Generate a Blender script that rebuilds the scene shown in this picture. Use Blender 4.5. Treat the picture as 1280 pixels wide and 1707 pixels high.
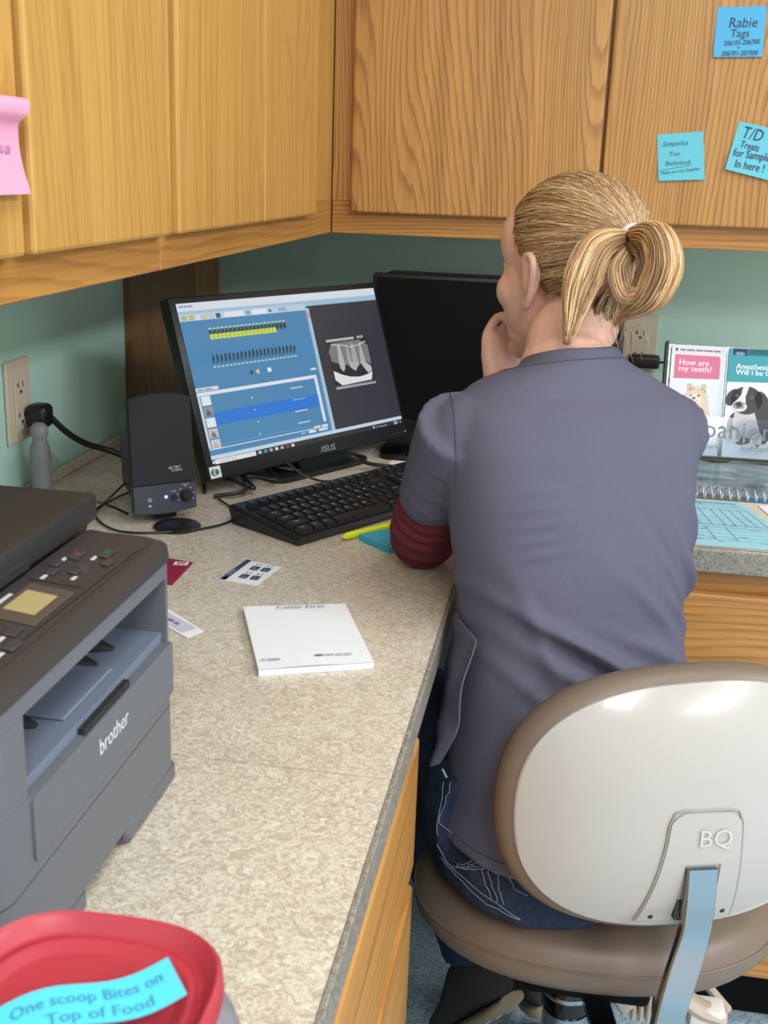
import bpy, bmesh, math, random
from mathutils import Vector, Matrix, noise, Quaternion
from mathutils.bvhtree import BVHTree
random.seed(7)
R = math.radians
SC = bpy.context.scene
COL = SC.collection
for o in list(bpy.data.objects): bpy.data.objects.remove(o)

# ------------------------------------------------------------------ camera
# world: worktop surface is z = 0, floor is z = FLOOR; wall_left is x = 0, wall_back is y = 0
FLOOR, CEIL = -0.755, 1.70
cam = bpy.data.cameras.new('camera')
cam.sensor_width = 36.0
cam.lens = 1896.1 * 36.0 / 1707.0
cam.clip_start = 0.02
cam.dof.use_dof = True; cam.dof.focus_distance = 1.40; cam.dof.aperture_fstop = 17.0
co = bpy.data.objects.new('camera', cam); COL.objects.link(co)
yw, pt, rl = -0.1557, 0.2923, 0.0352
fw = Vector((math.sin(yw)*math.cos(pt), math.cos(yw)*math.cos(pt), -math.sin(pt)))
r0 = Vector((math.cos(yw), -math.sin(yw), 0)); u0 = r0.cross(fw)
rr = r0*math.cos(rl) + u0*math.sin(rl); uu = -r0*math.sin(rl) + u0*math.cos(rl)
M = Matrix((rr, uu, -fw)).transposed().to_4x4(); M.translation = (0.7429, -2.3232, 0.4589)
co.matrix_world = M
SC.camera = co

# ------------------------------------------------------------------ world and lights
w = bpy.data.worlds.new('world'); SC.world = w; w.use_nodes = True
w.node_tree.nodes['Background'].inputs[0].default_value = (0.93, 0.97, 1.0, 1)
w.node_tree.nodes['Background'].inputs[1].default_value = 0.80
def ceiling_lamp(x, y, sx, sy, power):
    l = bpy.data.lights.new('ceiling_lamp', 'AREA'); l.shape = 'RECTANGLE'; l.size = sx; l.size_y = sy
    l.energy = power; l.color = (1.0, 0.985, 0.96)
    o = bpy.data.objects.new('ceiling_lamp', l); COL.objects.link(o); o.location = (x, y, CEIL - 0.03)
ceiling_lamp(1.25, -1.75, 0.6, 1.2, 7)
ceiling_lamp(1.25, -3.5, 0.6, 1.2, 26)
ceiling_lamp(3.0, -1.75, 0.6, 1.2, 36)
ceiling_lamp(3.0, -3.5, 0.6, 1.2, 36)
vs = SC.view_settings
SC.display_settings.display_device = 'sRGB'
vs.view_transform = 'Standard'; vs.look = 'None'; vs.gamma = 1.0; vs.use_curve_mapping = False
vs.exposure = 0.55

# ------------------------------------------------------------------ colour and material helpers
def lin(c):
    c = c/255.0
    return c/12.92 if c <= 0.04045 else ((c+0.055)/1.055)**2.4
def rgb(r, g, b): return (lin(r), lin(g), lin(b), 1.0)
def mat_new(name):
    m = bpy.data.materials.new(name); m.use_nodes = True
    return m, m.node_tree, m.node_tree.nodes['Principled BSDF']
def plain(name, c, rough=0.5, metal=0.0, bump=0.0, bscale=300, spec=0.5, var=0.0, coat=0.0):
    m, t, b = mat_new(name)
    b.inputs['Base Color'].default_value = rgb(*c); b.inputs['Roughness'].default_value = rough
    b.inputs['Metallic'].default_value = metal; b.inputs['Specular IOR Level'].default_value = spec
    b.inputs['Coat Weight'].default_value = coat
    if bump or var:
        tc = t.nodes.new('ShaderNodeTexCoord'); n = t.nodes.new('ShaderNodeTexNoise')
        n.inputs['Scale'].default_value = bscale; n.inputs['Detail'].default_value = 3
        t.links.new(tc.outputs['Object'], n.inputs['Vector'])
        if bump:
            bp = t.nodes.new('ShaderNodeBump'); bp.inputs['Strength'].default_value = bump; bp.inputs['Distance'].default_value = 0.001
            t.links.new(n.outputs['Fac'], bp.inputs['Height']); t.links.new(bp.outputs['Normal'], b.inputs['Normal'])
        if var:
            mx = t.nodes.new('ShaderNodeMix'); mx.data_type = 'RGBA'
            mx.inputs[6].default_value = rgb(*[max(0, k*(1-var)) for k in c]); mx.inputs[7].default_value = rgb(*[min(255, k*(1+var)) for k in c])
            n2 = t.nodes.new('ShaderNodeTexNoise'); n2.inputs['Scale'].default_value = bscale*0.2; n2.inputs['Detail'].default_value = 4
            t.links.new(tc.outputs['Object'], n2.inputs['Vector']); t.links.new(n2.outputs['Fac'], mx.inputs[0])
            t.links.new(mx.outputs[2], b.inputs['Base Color'])
    return m
def oak(name, axis, light, dark, ring=26.0, rough=0.38, FINE=1.2, LIN=85.0, RA=0.62):
    m, t, b = mat_new(name); N = t.nodes; L = t.links
    tc = N.new('ShaderNodeTexCoord'); oi = N.new('ShaderNodeObjectInfo')
    off = N.new('ShaderNodeVectorMath'); off.operation = 'MULTIPLY_ADD'
    off.inputs[1].default_value = (0, 0, 0)
    mul = N.new('ShaderNodeVectorMath'); mul.operation = 'SCALE'; mul.inputs[0].default_value = (37.0, 19.0, 23.0)
    L.new(oi.outputs['Random'], mul.inputs['Scale'])
    add = N.new('ShaderNodeVectorMath'); add.operation = 'ADD'
    L.new(tc.outputs['Object'], add.inputs[0]); L.new(mul.outputs[0], add.inputs[1])
    def mapped(across, along):
        s = [across]*3; s[axis] = along
        v = N.new('ShaderNodeVectorMath'); v.operation = 'MULTIPLY'; v.inputs[1].default_value = s
        L.new(add.outputs[0], v.inputs[0]); return v.outputs[0]
    def nz(vec, detail, dist=0.0, rgh=0.5):
        n = N.new('ShaderNodeTexNoise'); n.inputs['Scale'].default_value = 1.0; n.inputs['Detail'].default_value = detail
        n.inputs['Distortion'].default_value = dist; n.inputs['Roughness'].default_value = rgh
        L.new(vec, n.inputs['Vector']); return n.outputs['Fac']
    def ma(op, a, bb):
        n = N.new('ShaderNodeMath'); n.operation = op
        for i, x in enumerate((a, bb)):
            if isinstance(x, (int, float)): n.inputs[i].default_value = x
            else: L.new(x, n.inputs[i])
        return n.outputs[0]
    big = nz(mapped(6.0, 0.9), 1.0, 0.2)
    jit = nz(mapped(110.0, 9.0), 3)
    sep = N.new('ShaderNodeSeparateXYZ'); L.new(tc.outputs['Object'], sep.inputs[0])
    oth = [sep.outputs[i] for i in range(3) if i != axis]
    across = ma('MULTIPLY', ma('ADD', oth[0], oth[1]), LIN)
    ringv = ma('FRACT', ma('ADD', ma('ADD', ma('MULTIPLY', big, ring), across), ma('MULTIPLY', jit, 0.7)), 0.0)
    ramp = N.new('ShaderNodeValToRGB'); e = ramp.color_ramp.elements
    e[0].position = 0.0; e[0].color = (0.15, 0.15, 0.15, 1); e[1].position = 1.0; e[1].color = (0.1, 0.1, 0.1, 1)
    x = e.new(0.5); x.color = (0.3, 0.3, 0.3, 1); x = e.new(0.8); x.color = (0.95, 0.95, 0.95, 1); x = e.new(0.93); x.color = (0.8, 0.8, 0.8, 1)
    L.new(ringv, ramp.inputs[0])
    fine = nz(mapped(260.0, 5.0), 3, 0.0, 0.65)
    med = nz(mapped(42.0, 1.4), 4)
    f1 = ma('MULTIPLY', ramp.outputs[0], RA)
    f2 = ma('MULTIPLY', ma('SUBTRACT', fine, 0.44), FINE)
    f3 = ma('MULTIPLY', ma('SUBTRACT', med, 0.5), 0.9)
    fac = ma('ADD', ma('ADD', f1, f2), f3)
    mx = N.new('ShaderNodeMix'); mx.data_type = 'RGBA'; mx.clamp_factor = True
    mx.inputs[6].default_value = rgb(*light); mx.inputs[7].default_value = rgb(*dark)
    L.new(fac, mx.inputs[0]); L.new(mx.outputs[2], b.inputs['Base Color'])
    b.inputs['Roughness'].default_value = rough
    bp = N.new('ShaderNodeBump'); bp.inputs['Strength'].default_value = 0.12; bp.inputs['Distance'].default_value = 0.001; bp.invert = True
    L.new(fac, bp.inputs['Height']); L.new(bp.outputs['Normal'], b.inputs['Normal'])
    return m
def speckle(name, cols, s1, s2, rough=0.35, dist=1.0, stretch=(1, 1, 1)):
    m, t, b = mat_new(name); N = t.nodes; L = t.links
    tc = N.new('ShaderNodeTexCoord')
    sv = N.new('ShaderNodeVectorMath'); sv.operation = 'MULTIPLY'; sv.inputs[1].default_value = stretch
    L.new(tc.outputs['Object'], sv.inputs[0])
    def nz(s, d, ds):
        n = N.new('ShaderNodeTexNoise'); n.inputs['Scale'].default_value = s; n.inputs['Detail'].default_value = d; n.inputs['Distortion'].default_value = ds
        L.new(sv.outputs[0], n.inputs['Vector']); return n.outputs['Fac']
    def ramp(v, stops):
        r = N.new('ShaderNodeValToRGB'); e = r.color_ramp.elements
        e[0].position, e[0].color = stops[0]; e[1].position, e[1].color = stops[-1]
        for p, c in stops[1:-1]:
            k = e.new(p); k.color = c
        L.new(v, r.inputs[0]); return r.outputs[0]
    a = ramp(nz(s1, 4, dist), [(0.36, rgb(*cols[0])), (0.47, rgb(*cols[1])), (0.56, rgb(*cols[2])), (0.68, rgb(*cols[3]))])
    c2 = ramp(nz(s2, 3, 0.5), [(0.56, (0, 0, 0, 1)), (0.66, (1, 1, 1, 1))])
    mx = N.new('ShaderNodeMix'); mx.data_type = 'RGBA'
    L.new(c2, mx.inputs[0]); L.new(a, mx.inputs[6]); mx.inputs[7].default_value = rgb(*cols[4])
    c3 = nz(9, 2, 0)
    mx2 = N.new('ShaderNodeMix'); mx2.data_type = 'RGBA'; mx2.blend_type = 'OVERLAY'; mx2.inputs[0].default_value = 0.25
    L.new(mx.outputs[2], mx2.inputs[6]); cc = ramp(c3, [(0.3, (0.4, 0.4, 0.4, 1)), (0.7, (0.6, 0.6, 0.6, 1))]); L.new(cc, mx2.inputs[7])
    L.new(mx2.outputs[2], b.inputs['Base Color']); b.inputs['Roughness'].default_value = rough
    return m
def printed(name, emit=0.0, rough=0.5):
    m, t, b = mat_new(name)
    a = t.nodes.new('ShaderNodeVertexColor'); a.layer_name = 'print'
    if emit:
        b.inputs['Base Color'].default_value = (0.01, 0.01, 0.012, 1)
        t.links.new(a.outputs['Color'], b.inputs['Emission Color']); b.inputs['Emission Strength'].default_value = emit
        b.inputs['Roughness'].default_value = 0.3
    else:
        t.links.new(a.outputs['Color'], b.inputs['Base Color']); b.inputs['Roughness'].default_value = rough
    return m
def clear(name, tint=(235, 240, 245), gloss=0.12):
    m, t, b = mat_new(name); N = t.nodes; L = t.links
    tr = N.new('ShaderNodeBsdfTransparent'); tr.inputs[0].default_value = rgb(*tint)
    gl = N.new('ShaderNodeBsdfGlossy'); gl.inputs['Roughness'].default_value = 0.08
    mx = N.new('ShaderNodeMixShader'); mx.inputs[0].default_value = gloss
    L.new(tr.outputs[0], mx.inputs[1]); L.new(gl.outputs[0], mx.inputs[2])
    L.new(mx.outputs[0], N['Material Output'].inputs['Surface']); return m

MT = dict(
    oak_left=oak('oak_left_vertical', 2, (208, 158, 84), (164, 110, 50), 22, 0.38, 0.9, 60.0, 0.34),
    oak_back=oak('oak_back_vertical', 2, (202, 150, 82), (142, 92, 46), 30, 0.38, 0.9, 95.0, 0.70),
    oak_y=oak('oak_rail_y', 1, (196, 140, 70), (144, 90, 42), 20, 0.38, 1.0, 60.0, 0.5),
    oak_x=oak('oak_rail_x', 0, (196, 140, 70), (138, 86, 42), 20, 0.38, 1.0, 80.0, 0.6),
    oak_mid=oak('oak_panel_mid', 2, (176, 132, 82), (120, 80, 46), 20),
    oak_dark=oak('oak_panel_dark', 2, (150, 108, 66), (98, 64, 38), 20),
    green=plain('mint_green_paint', (190, 230, 218), 0.45, bump=0.15, bscale=90, var=0.02),
    ceiling=plain('ceiling_white', (235, 235, 230), 0.8, bump=0.1),
    laminate=speckle('beige_laminate', [(180, 165, 147), (201, 188, 171), (212, 201, 186), (222, 213, 201), (176, 166, 154)], 150, 420, 0.35, 1.6, (1, 1, 1)),
    lam_edge=speckle('grey_laminate_edge', [(116, 110, 102), (138, 130, 120), (150, 143, 134), (162, 156, 148), (106, 102, 98)], 240, 520, 0.4),
    floor=speckle('blue_speckled_vinyl', [(120, 148, 165), (150, 178, 194), (165, 192, 206), (185, 206, 216), (205, 218, 224)], 160, 330, 0.4),
    black=plain('black_plastic', (22, 23, 26), 0.4, bump=0.05, bscale=800),
    gloss_black=plain('gloss_black', (10, 10, 12), 0.12),
    mat_black=plain('matt_black', (9, 9, 11), 0.75, spec=0.15),
    charcoal=plain('charcoal_plastic', (56, 50, 50), 0.55, bump=0.1, bscale=900),
    lid_black=plain('lid_charcoal', (44, 43, 43), 0.5, bump=0.12, bscale=700),
    pgrey=plain('printer_grey', (98, 101, 109), 0.5, bump=0.06, bscale=900),
    pgrey2=plain('printer_tray_grey', (108, 118, 136), 0.5),
    slot=plain('slot_dark', (30, 31, 36), 0.6),
    white=plain('white_plastic', (228, 226, 222), 0.3),
    ivory=plain('ivory_plate', (214, 203, 184), 0.35),
    grey_pl=plain('grey_plug', (138, 140, 146), 0.45),
    key=plain('key_black', (27, 28, 31), 0.45),
    chrome=plain('chrome', (158, 170, 178), 0.22, metal=1.0),
    shell=plain('chair_shell', (180, 174, 170), 0.22, coat=0.3),
    vinyl=plain('taupe_vinyl', (116, 100, 88), 0.42, bump=0.12, bscale=260, var=0.03),
    beige=plain('beige_cast', (178, 164, 150), 0.4),
    red=plain('red_lid', (176, 50, 66), 0.4),
    tub=plain('tub_grey', (128, 126, 136), 0.35),
    cyan=plain('cyan_paper', (106, 198, 218), 0.7, bump=0.05),
    blue_paper=plain('blue_paper', (84, 178, 226), 0.7),
    pink=plain('pink_paper', (240, 164, 194), 0.7),
    paper=plain('white_paper', (236, 238, 244), 0.6),
    yellow=plain('yellow_pen', (226, 232, 40), 0.35),
    maroon=plain('maroon_knit', (102, 36, 50), 0.9, bump=0.5, bscale=420, var=0.15),
    scrub=plain('scrub_cotton', (92, 91, 109), 0.85, bump=0.25, bscale=900, var=0.03, spec=0.2),
    seam=plain('seam_thread', (70, 68, 86), 0.9),
    skin=plain('skin', (222, 176, 160), 0.5, bump=0.06, bscale=500, var=0.04),
    denim=plain('denim', (40, 50, 70), 0.85, bump=0.4, bscale=700, var=0.3, spec=0.2),
    thread=plain('white_thread', (150, 158, 172), 0.8),
    shoe=plain('shoe_suede', (50, 50, 48), 0.85, bump=0.3, bscale=500),
    sole=plain('shoe_sole', (150, 140, 118), 0.7),
    brass=plain('copper_edge', (150, 96, 66), 0.3, metal=0.7),
    led=None, printed=printed('printed', 0, 0.45), screen=printed('lit_screen', 0.55),
    clear=clear('clear_acrylic', (238, 242, 246), 0.05), wrap=clear('clear_wrap', (225, 232, 236), 0.22),
    wire=plain('spiral_wire', (200, 202, 205), 0.3, metal=0.6),
    lcd=plain('lcd_amber', (170, 156, 112), 0.3), eye=plain('eye_white', (230, 228, 225), 0.2),
)
MT['skin'].node_tree.nodes['Principled BSDF'].inputs['Subsurface Weight'].default_value = 0.12
MT['skin'].node_tree.nodes['Principled BSDF'].inputs['Subsurface Radius'].default_value = (0.012, 0.004, 0.002)
m, t, b = mat_new('blue_led'); b.inputs['Emission Color'].default_value = rgb(30, 70, 255); b.inputs['Emission Strength'].default_value = 9; MT['led'] = m

# ------------------------------------------------------------------ mesh helpers
def frame(o, x, y):
    x = Vector(x).normalized(); y = Vector(y); y = (y - x*y.dot(x)).normalized(); z = x.cross(y)
    m = Matrix((x, y, z)).transposed().to_4x4(); m.translation = o; return m
def world_origin(o):
    v = Vector((0, 0, 0))
    while o: v += o.location; o = o.parent
    return v
def catmull(pts, n):
    pts = [Vector(p) for p in pts]; P = [pts[0]*2-pts[1]] + pts + [pts[-1]*2-pts[-2]]; out = []
    for i in range(1, len(P)-2):
        for k in range(n):
            t = k/n; a, b_, c, d = P[i-1:i+3]
            out.append(0.5*((2*b_) + (c-a)*t + (2*a-5*b_+4*c-d)*t*t + (3*b_-a-3*c+d)*t**3))
    out.append(pts[-1]); return out
def lerp_list(vals, n):
    out = []
    for i in range(len(vals)-1):
        for k in range(n): out.append(vals[i] + (vals[i+1]-vals[i])*k/n)
    out.append(vals[-1]); return out
class MB:
    def __init__(s): s.v = []; s.f = []
    def add(s, vs, fs, M=None):
        k = len(s.v)
        s.v += [(M @ Vector(v)) if M else Vector(v) for v in vs]
        s.f += [[i+k for i in f] for f in fs]; return s
    def box(s, lo, hi, M=None):
        (a, b, c), (d, e, f) = lo, hi
        return s.add([(a,b,c),(d,b,c),(d,e,c),(a,e,c),(a,b,f),(d,b,f),(d,e,f),(a,e,f)],
                     [(0,3,2,1),(4,5,6,7),(0,1,5,4),(1,2,6,5),(2,3,7,6),(3,0,4,7)], M)
    def bev(s, lo, hi, w, seg=2, M=None, taper=None):
        bm = bmesh.new(); bmesh.ops.create_cube(bm, size=1)
        for v in bm.verts:
            v.co = Vector([lo[i] + (hi[i]-lo[i])*(v.co[i]+0.5) for i in range(3)])
            if taper: v.co = taper(v.co)
        bmesh.ops.bevel(bm, geom=bm.edges[:], offset=w, segments=seg, affect='EDGES', profile=0.5)
        bm.verts.index_update()
        s.add([v.co.copy() for v in bm.verts], [[v.index for v in f.verts] for f in bm.faces], M); bm.free(); return s
    def tube(s, pts, r, n=8, cap=True, flat=1.0, up=None):
        pts = [Vector(p) for p in pts]; k0 = len(s.v); m = len(pts)
        rs = r if isinstance(r, (list, tuple)) else [r]*m
        u = None
        for i, p in enumerate(pts):
            tg = (pts[min(i+1, m-1)] - pts[max(i-1, 0)])
            tg = tg.normalized() if tg.length > 1e-9 else Vector((0, 0, 1))
            if u is None:
                a = Vector(up) if up else (Vector((0,0,1)) if abs(tg.z) < 0.9 else Vector((1,0,0)))
                u = (a - tg*a.dot(tg)).normalized()
            else: u = (u - tg*u.dot(tg)).normalized()
            w_ = tg.cross(u)
            for k in range(n):
                an = 2*math.pi*k/n
                s.v.append(p + u*(math.cos(an)*rs[i]*flat) + w_*(math.sin(an)*rs[i]))
        for i in range(m-1):
            for k in range(n):
                a = k0+i*n+k; b = k0+i*n+(k+1) % n
                s.f.append([a, b, b+n, a+n])
        if cap:
            s.f.append([k0+k for k in range(n)][::-1]); s.f.append([k0+(m-1)*n+k for k in range(n)])
        return s
    def loft(s, rings, cap=True, closed=True):
        k0 = len(s.v); n = len(rings[0])
        for r in rings: s.v += [Vector(p) for p in r]
        for i in range(len(rings)-1):
            for k in range(n if closed else n-1):
                a = k0+i*n+k; b = k0+i*n+(k+1) % n
                s.f.append([a, b, b+n, a+n])
        if cap:
            s.f.append([k0+k for k in range(n)][::-1]); s.f.append([k0+(len(rings)-1)*n+k for k in range(n)])
        return s
    def lathe(s, prof, n=24, M=None):
        rings = [[(r*math.cos(2*math.pi*k/n), r*math.sin(2*math.pi*k/n), z) for k in range(n)] for r, z in prof]
        if M: rings = [[M @ Vector(p) for p in r] for r in rings]
        return s.loft(rings)
    def prism(s, poly, h, M=None, z0=0.0):
        n = len(poly)
        return s.add([(x, y, z0) for x, y in poly] + [(x, y, z0+h) for x, y in poly],
                     [list(range(n))[::-1], [n+i for i in range(n)]] + [[i, (i+1) % n, n+(i+1) % n, n+i] for i in range(n)], M)
    def ell(s, c, rad, M=None, nu=20, nv=12):
        c = Vector(c); vs = []; fs = []
        for j in range(1, nv):
            ph = math.pi*j/nv
            for i in range(nu):
                th = 2*math.pi*i/nu
                vs.append(c + Vector((rad[0]*math.sin(ph)*math.cos(th), rad[1]*math.sin(ph)*math.sin(th), rad[2]*math.cos(ph))))
        for j in range(nv-2):
            for i in range(nu):
                a = j*nu+i; b = j*nu+(i+1) % nu; fs.append([a, a+nu, b+nu, b])
        vs += [c+Vector((0, 0, rad[2])), c-Vector((0, 0, rad[2]))]; t_, u_ = len(vs)-2, len(vs)-1
        for i in range(nu):
            fs.append([t_, i, (i+1) % nu]); fs.append([u_, (nv-2)*nu+(i+1) % nu, (nv-2)*nu+i])
        return s.add(vs, fs, M)
    def build(s, name, mat, parent=None, smooth=None):
        me = bpy.data.meshes.new(name); o = world_origin(parent)
        me.from_pydata([v-o for v in s.v], [], s.f); me.update()
        if mat: me.materials.append(mat)
        if smooth is not None:
            me.shade_smooth()
            if smooth < 179: me.set_sharp_from_angle(angle=R(smooth))
        ob = bpy.data.objects.new(name, me); COL.objects.link(ob); ob.parent = parent; return ob
def tag(o, label, cat, group=None, kind=None):
    o['label'] = label
    if cat: o['category'] = cat
    if group: o['group'] = group
    if kind: o['kind'] = kind
    return o
def thing(name, loc, label, cat, group=None):
    o = bpy.data.objects.new(name, None); COL.objects.link(o); o.location = loc; o.empty_display_size = 0.05
    return tag(o, label, cat, group)
def struct(o, label=None):
    o['kind'] = 'structure'
    if label: o['label'] = label
    return o
def superell(a, b, p, n=48, a0=0.0):
    out = []
    for k in range(n):
        t = 2*math.pi*k/n + a0; c, s_ = math.cos(t), math.sin(t)
        out.append((a*math.copysign(abs(c)**(2/p), c), b*math.copysign(abs(s_)**(2/p), s_)))
    return out
def rrect(x0, y0, x1, y1, r, seg=5):
    out = []
    for cx, cy, a in ((x1-r, y1-r, 0), (x0+r, y1-r, 90), (x0+r, y0+r, 180), (x1-r, y0+r, 270)):
        for k in range(seg+1):
            t = R(a + 90*k/seg); out.append((cx+r*math.cos(t), cy+r*math.sin(t)))
    return out
_tx = {}
def text_mesh(s):
    if s not in _tx:
        c = bpy.data.curves.new('t', 'FONT'); c.body = s; c.resolution_u = 2; c.size = 1.0
        o = bpy.data.objects.new('t', c); me = bpy.data.meshes.new_from_object(o)
        _tx[s] = ([v.co.copy() for v in me.vertices], [list(p.vertices) for p in me.polygons])
        bpy.data.objects.remove(o); bpy.data.curves.remove(c); bpy.data.meshes.remove(me)
    return _tx[s]
class Draw:
    """flat print in a local frame: u to the right, v up, metres"""
    def __init__(s): s.v = []; s.f = []; s.c = []; s.z = 0.0
    def up(s, d=0.00012): s.z += d; return s
    def poly(s, pts, col):
        k = len(s.v); s.v += [(x, y, s.z) for x, y in pts]; s.f.append(list(range(k, k+len(pts)))); s.c.append(rgb(*col)); return s
    def rect(s, x0, y0, x1, y1, col): return s.poly([(x0, y0), (x1, y0), (x1, y1), (x0, y1)], col)
    def ell(s, cx, cy, rx, ry, col, n=18, rot=0.0):
        c, q = math.cos(rot), math.sin(rot)
        return s.poly([(cx + rx*math.cos(t)*c - ry*math.sin(t)*q, cy + rx*math.cos(t)*q + ry*math.sin(t)*c) for t in [2*math.pi*k/n for k in range(n)]], col)
    def line(s, pts, w_, col):
        for (a, b), (c, d) in zip(pts, pts[1:]):
            l = math.hypot(c-a, d-b) or 1; nx, ny = -(d-b)/l*w_/2, (c-a)/l*w_/2
            s.poly([(a-nx, b-ny), (c-nx, d-ny), (c+nx, d+ny), (a+nx, b+ny)], col)
        return s
    def text(s, st, x, y, size, col, shear=0.0, rot=0.0, sx=1.0, bold=0.0):
        vs, fs = text_mesh(st); c, q = math.cos(rot), math.sin(rot)
        for dx in ((0,) if not bold else (-bold, bold)):
            k = len(s.v)
            for v in vs:
                a = (v.x*sx + v.y*shear)*size + dx; b = v.y*size
                s.v.append((x + a*c - b*q, y + a*q + b*c, s.z))
            for f in fs: s.f.append([i+k for i in f]); s.c.append(rgb(*col))
            s.z += 0.00001
        return s
    def bars(s, x, y, words, h, col, gap=0.35):
        """print too small to read: one short bar for each word (word widths in multiples of h)"""
        for w_ in words:
            s.rect(x, y, x+w_*h, y+h, col); x += (w_+gap*1.6)*h
        return s
    def build(s, name, M, parent, mat='printed'):
        me = bpy.data.meshes.new(name); o = world_origin(parent)
        me.from_pydata([(M @ Vector(v)) - o for v in s.v], [], s.f); me.update()
        at = me.color_attributes.new('print', 'FLOAT_COLOR', 'CORNER')
        i = 0
        for f, c in zip(s.f, s.c):
            for _ in f: at.data[i].color = c; i += 1
        me.materials.append(MT[mat]); ob = bpy.data.objects.new(name, me); COL.objects.link(ob); ob.parent = parent; return ob
def fuse(mbs, voxel, smooth=2):
    """one continuous closed surface from overlapping closed solids"""
    me = bpy.data.meshes.new('fuse'); v = []; f = []
    for m_ in mbs:
        k = len(v); v += m_.v; f += [[i+k for i in q] for q in m_.f]
    me.from_pydata(v, [], f); me.update()
    o = bpy.data.objects.new('fuse', me); COL.objects.link(o)
    bm = bmesh.new(); bm.from_mesh(me); bmesh.ops.recalc_face_normals(bm, faces=bm.faces[:]); bm.to_mesh(me); bm.free()
    md = o.modifiers.new('r', 'REMESH'); md.mode = 'VOXEL'; md.voxel_size = voxel
    if smooth:
        ms = o.modifiers.new('s', 'SMOOTH'); ms.factor = 0.6; ms.iterations = smooth
    dg = bpy.context.evaluated_depsgraph_get(); ev = o.evaluated_get(dg); em = ev.to_mesh()
    out = MB(); out.v = [x.co.copy() for x in em.vertices]; out.f = [list(p.vertices) for p in em.polygons]
    nm = [x.normal.copy() for x in em.vertices]
    ev.to_mesh_clear(); bpy.data.objects.remove(o); bpy.data.meshes.remove(me)
    return out, nm

# ================================================================== the setting
def slab(name, lo, hi, mat, parent=None): return MB().box(lo, hi).build(name, mat, parent)
struct(slab('floor', (-0.1, -4.6, FLOOR-0.05), (4.2, 0.1, FLOOR), MT['floor']), 'pale blue speckled vinyl floor')
struct(slab('wall_left', (-0.1, -4.6, FLOOR), (0, 0.1, CEIL), MT['green']), 'mint green painted wall behind the printer')
struct(slab('wall_back', (0, 0, FLOOR), (4.2, 0.1, CEIL), MT['green']), 'mint green painted wall behind the brochures')
struct(slab('ceiling', (-0.1, -4.6, CEIL), (4.2, 0.1, CEIL+0.05), MT['ceiling']), 'white ceiling')
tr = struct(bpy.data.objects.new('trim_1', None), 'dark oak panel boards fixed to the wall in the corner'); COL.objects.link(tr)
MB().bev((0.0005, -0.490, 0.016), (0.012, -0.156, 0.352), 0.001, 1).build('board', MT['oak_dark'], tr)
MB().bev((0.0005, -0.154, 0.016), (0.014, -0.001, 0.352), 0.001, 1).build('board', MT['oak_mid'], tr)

# ------------------------------------------------------------------ worktop
wt = thing('worktop', (0.3, -1.2, -0.03), 'beige speckled laminate worktop running round the corner', 'countertop')
TH = 0.030
MB().box((0.001, -2.9, -TH), (0.632, -1.5355, 0)).build('slab', MT['laminate'], wt)
MB().box((0.001, -1.5345, -TH), (0.632, -0.001, 0)).build('slab', MT['laminate'], wt)
MB().box((0.6325, -0.867, -TH), (2.2, -0.001, 0)).build('slab', MT['laminate'], wt)
MB().bev((0.632, -2.9, -TH), (0.6365, -0.8705, 0.0002), 0.001, 1).build('edge_strip', MT['lam_edge'], wt)
MB().bev((0.6365, -0.8715, -TH), (2.2, -0.867, 0.0002), 0.001, 1).build('edge_strip', MT['lam_edge'], wt)
MB().bev((0.001, -2.9, 0), (0.012, -0.001, 0.016), 0.003, 2).build('splash_strip', MT['laminate'], wt)
MB().bev((0.012, -0.012, 0), (2.2, -0.001, 0.016), 0.003, 2).build('splash_strip', MT['laminate'], wt)

# ------------------------------------------------------------------ base cabinets
b1 = thing('base_cabinet', (0.3, -2.1, FLOOR), 'oak base cabinet with drawers under the printer end of the worktop', 'cabinet')
MB().box((0.02, -2.85, FLOOR+0.10), (0.600, -1.352, -TH-0.001)).build('body', MT['oak_left'], b1)
MB().box((0.600, -2.85, FLOOR+0.10), (0.617, -1.352, -TH-0.001)).build('face_frame', MT['oak_y'], b1)
MB().box((0.04, -2.85, FLOOR+0.001), (0.55, -1.40, FLOOR+0.0999)).build('toe_kick', MT['mat_black'], b1)
for z0, z1 in ((-0.185, -0.045), (-0.365, -0.205), (-0.630, -0.385)):
    for y0, y1 in ((-1.86, -1.372), (-2.40, -1.90)):
        MB().bev((0.6175, y0, z0), (0.635, y1, z1), 0.004, 2).build('drawer', MT['oak_y'], b1)
b2 = thing('base_cabinet', (1.5, -0.45, FLOOR), 'oak base cabinet with wide drawers behind the taupe stool', 'cabinet')
MB().box((0.86, -0.83, FLOOR+0.10), (2.15, -0.02, -TH-0.001)).build('body', MT['oak_left'], b2)
MB().box((0.86, -0.846, FLOOR+0.10), (2.15, -0.830, -TH-0.001)).build('face_frame', MT['oak_x'], b2)
MB().box((0.88, -0.80, FLOOR+0.001), (2.1, -0.05, FLOOR+0.0999)).build('toe_kick', MT['mat_black'], b2)
for z0, z1 in ((-0.235, -0.062), (-0.43, -0.25), (-0.645, -0.445)):
    MB().bev((0.885, -0.864, z0), (1.50, -0.8465, z1), 0.004, 2).build('drawer', MT['oak_x'], b2)

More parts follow.
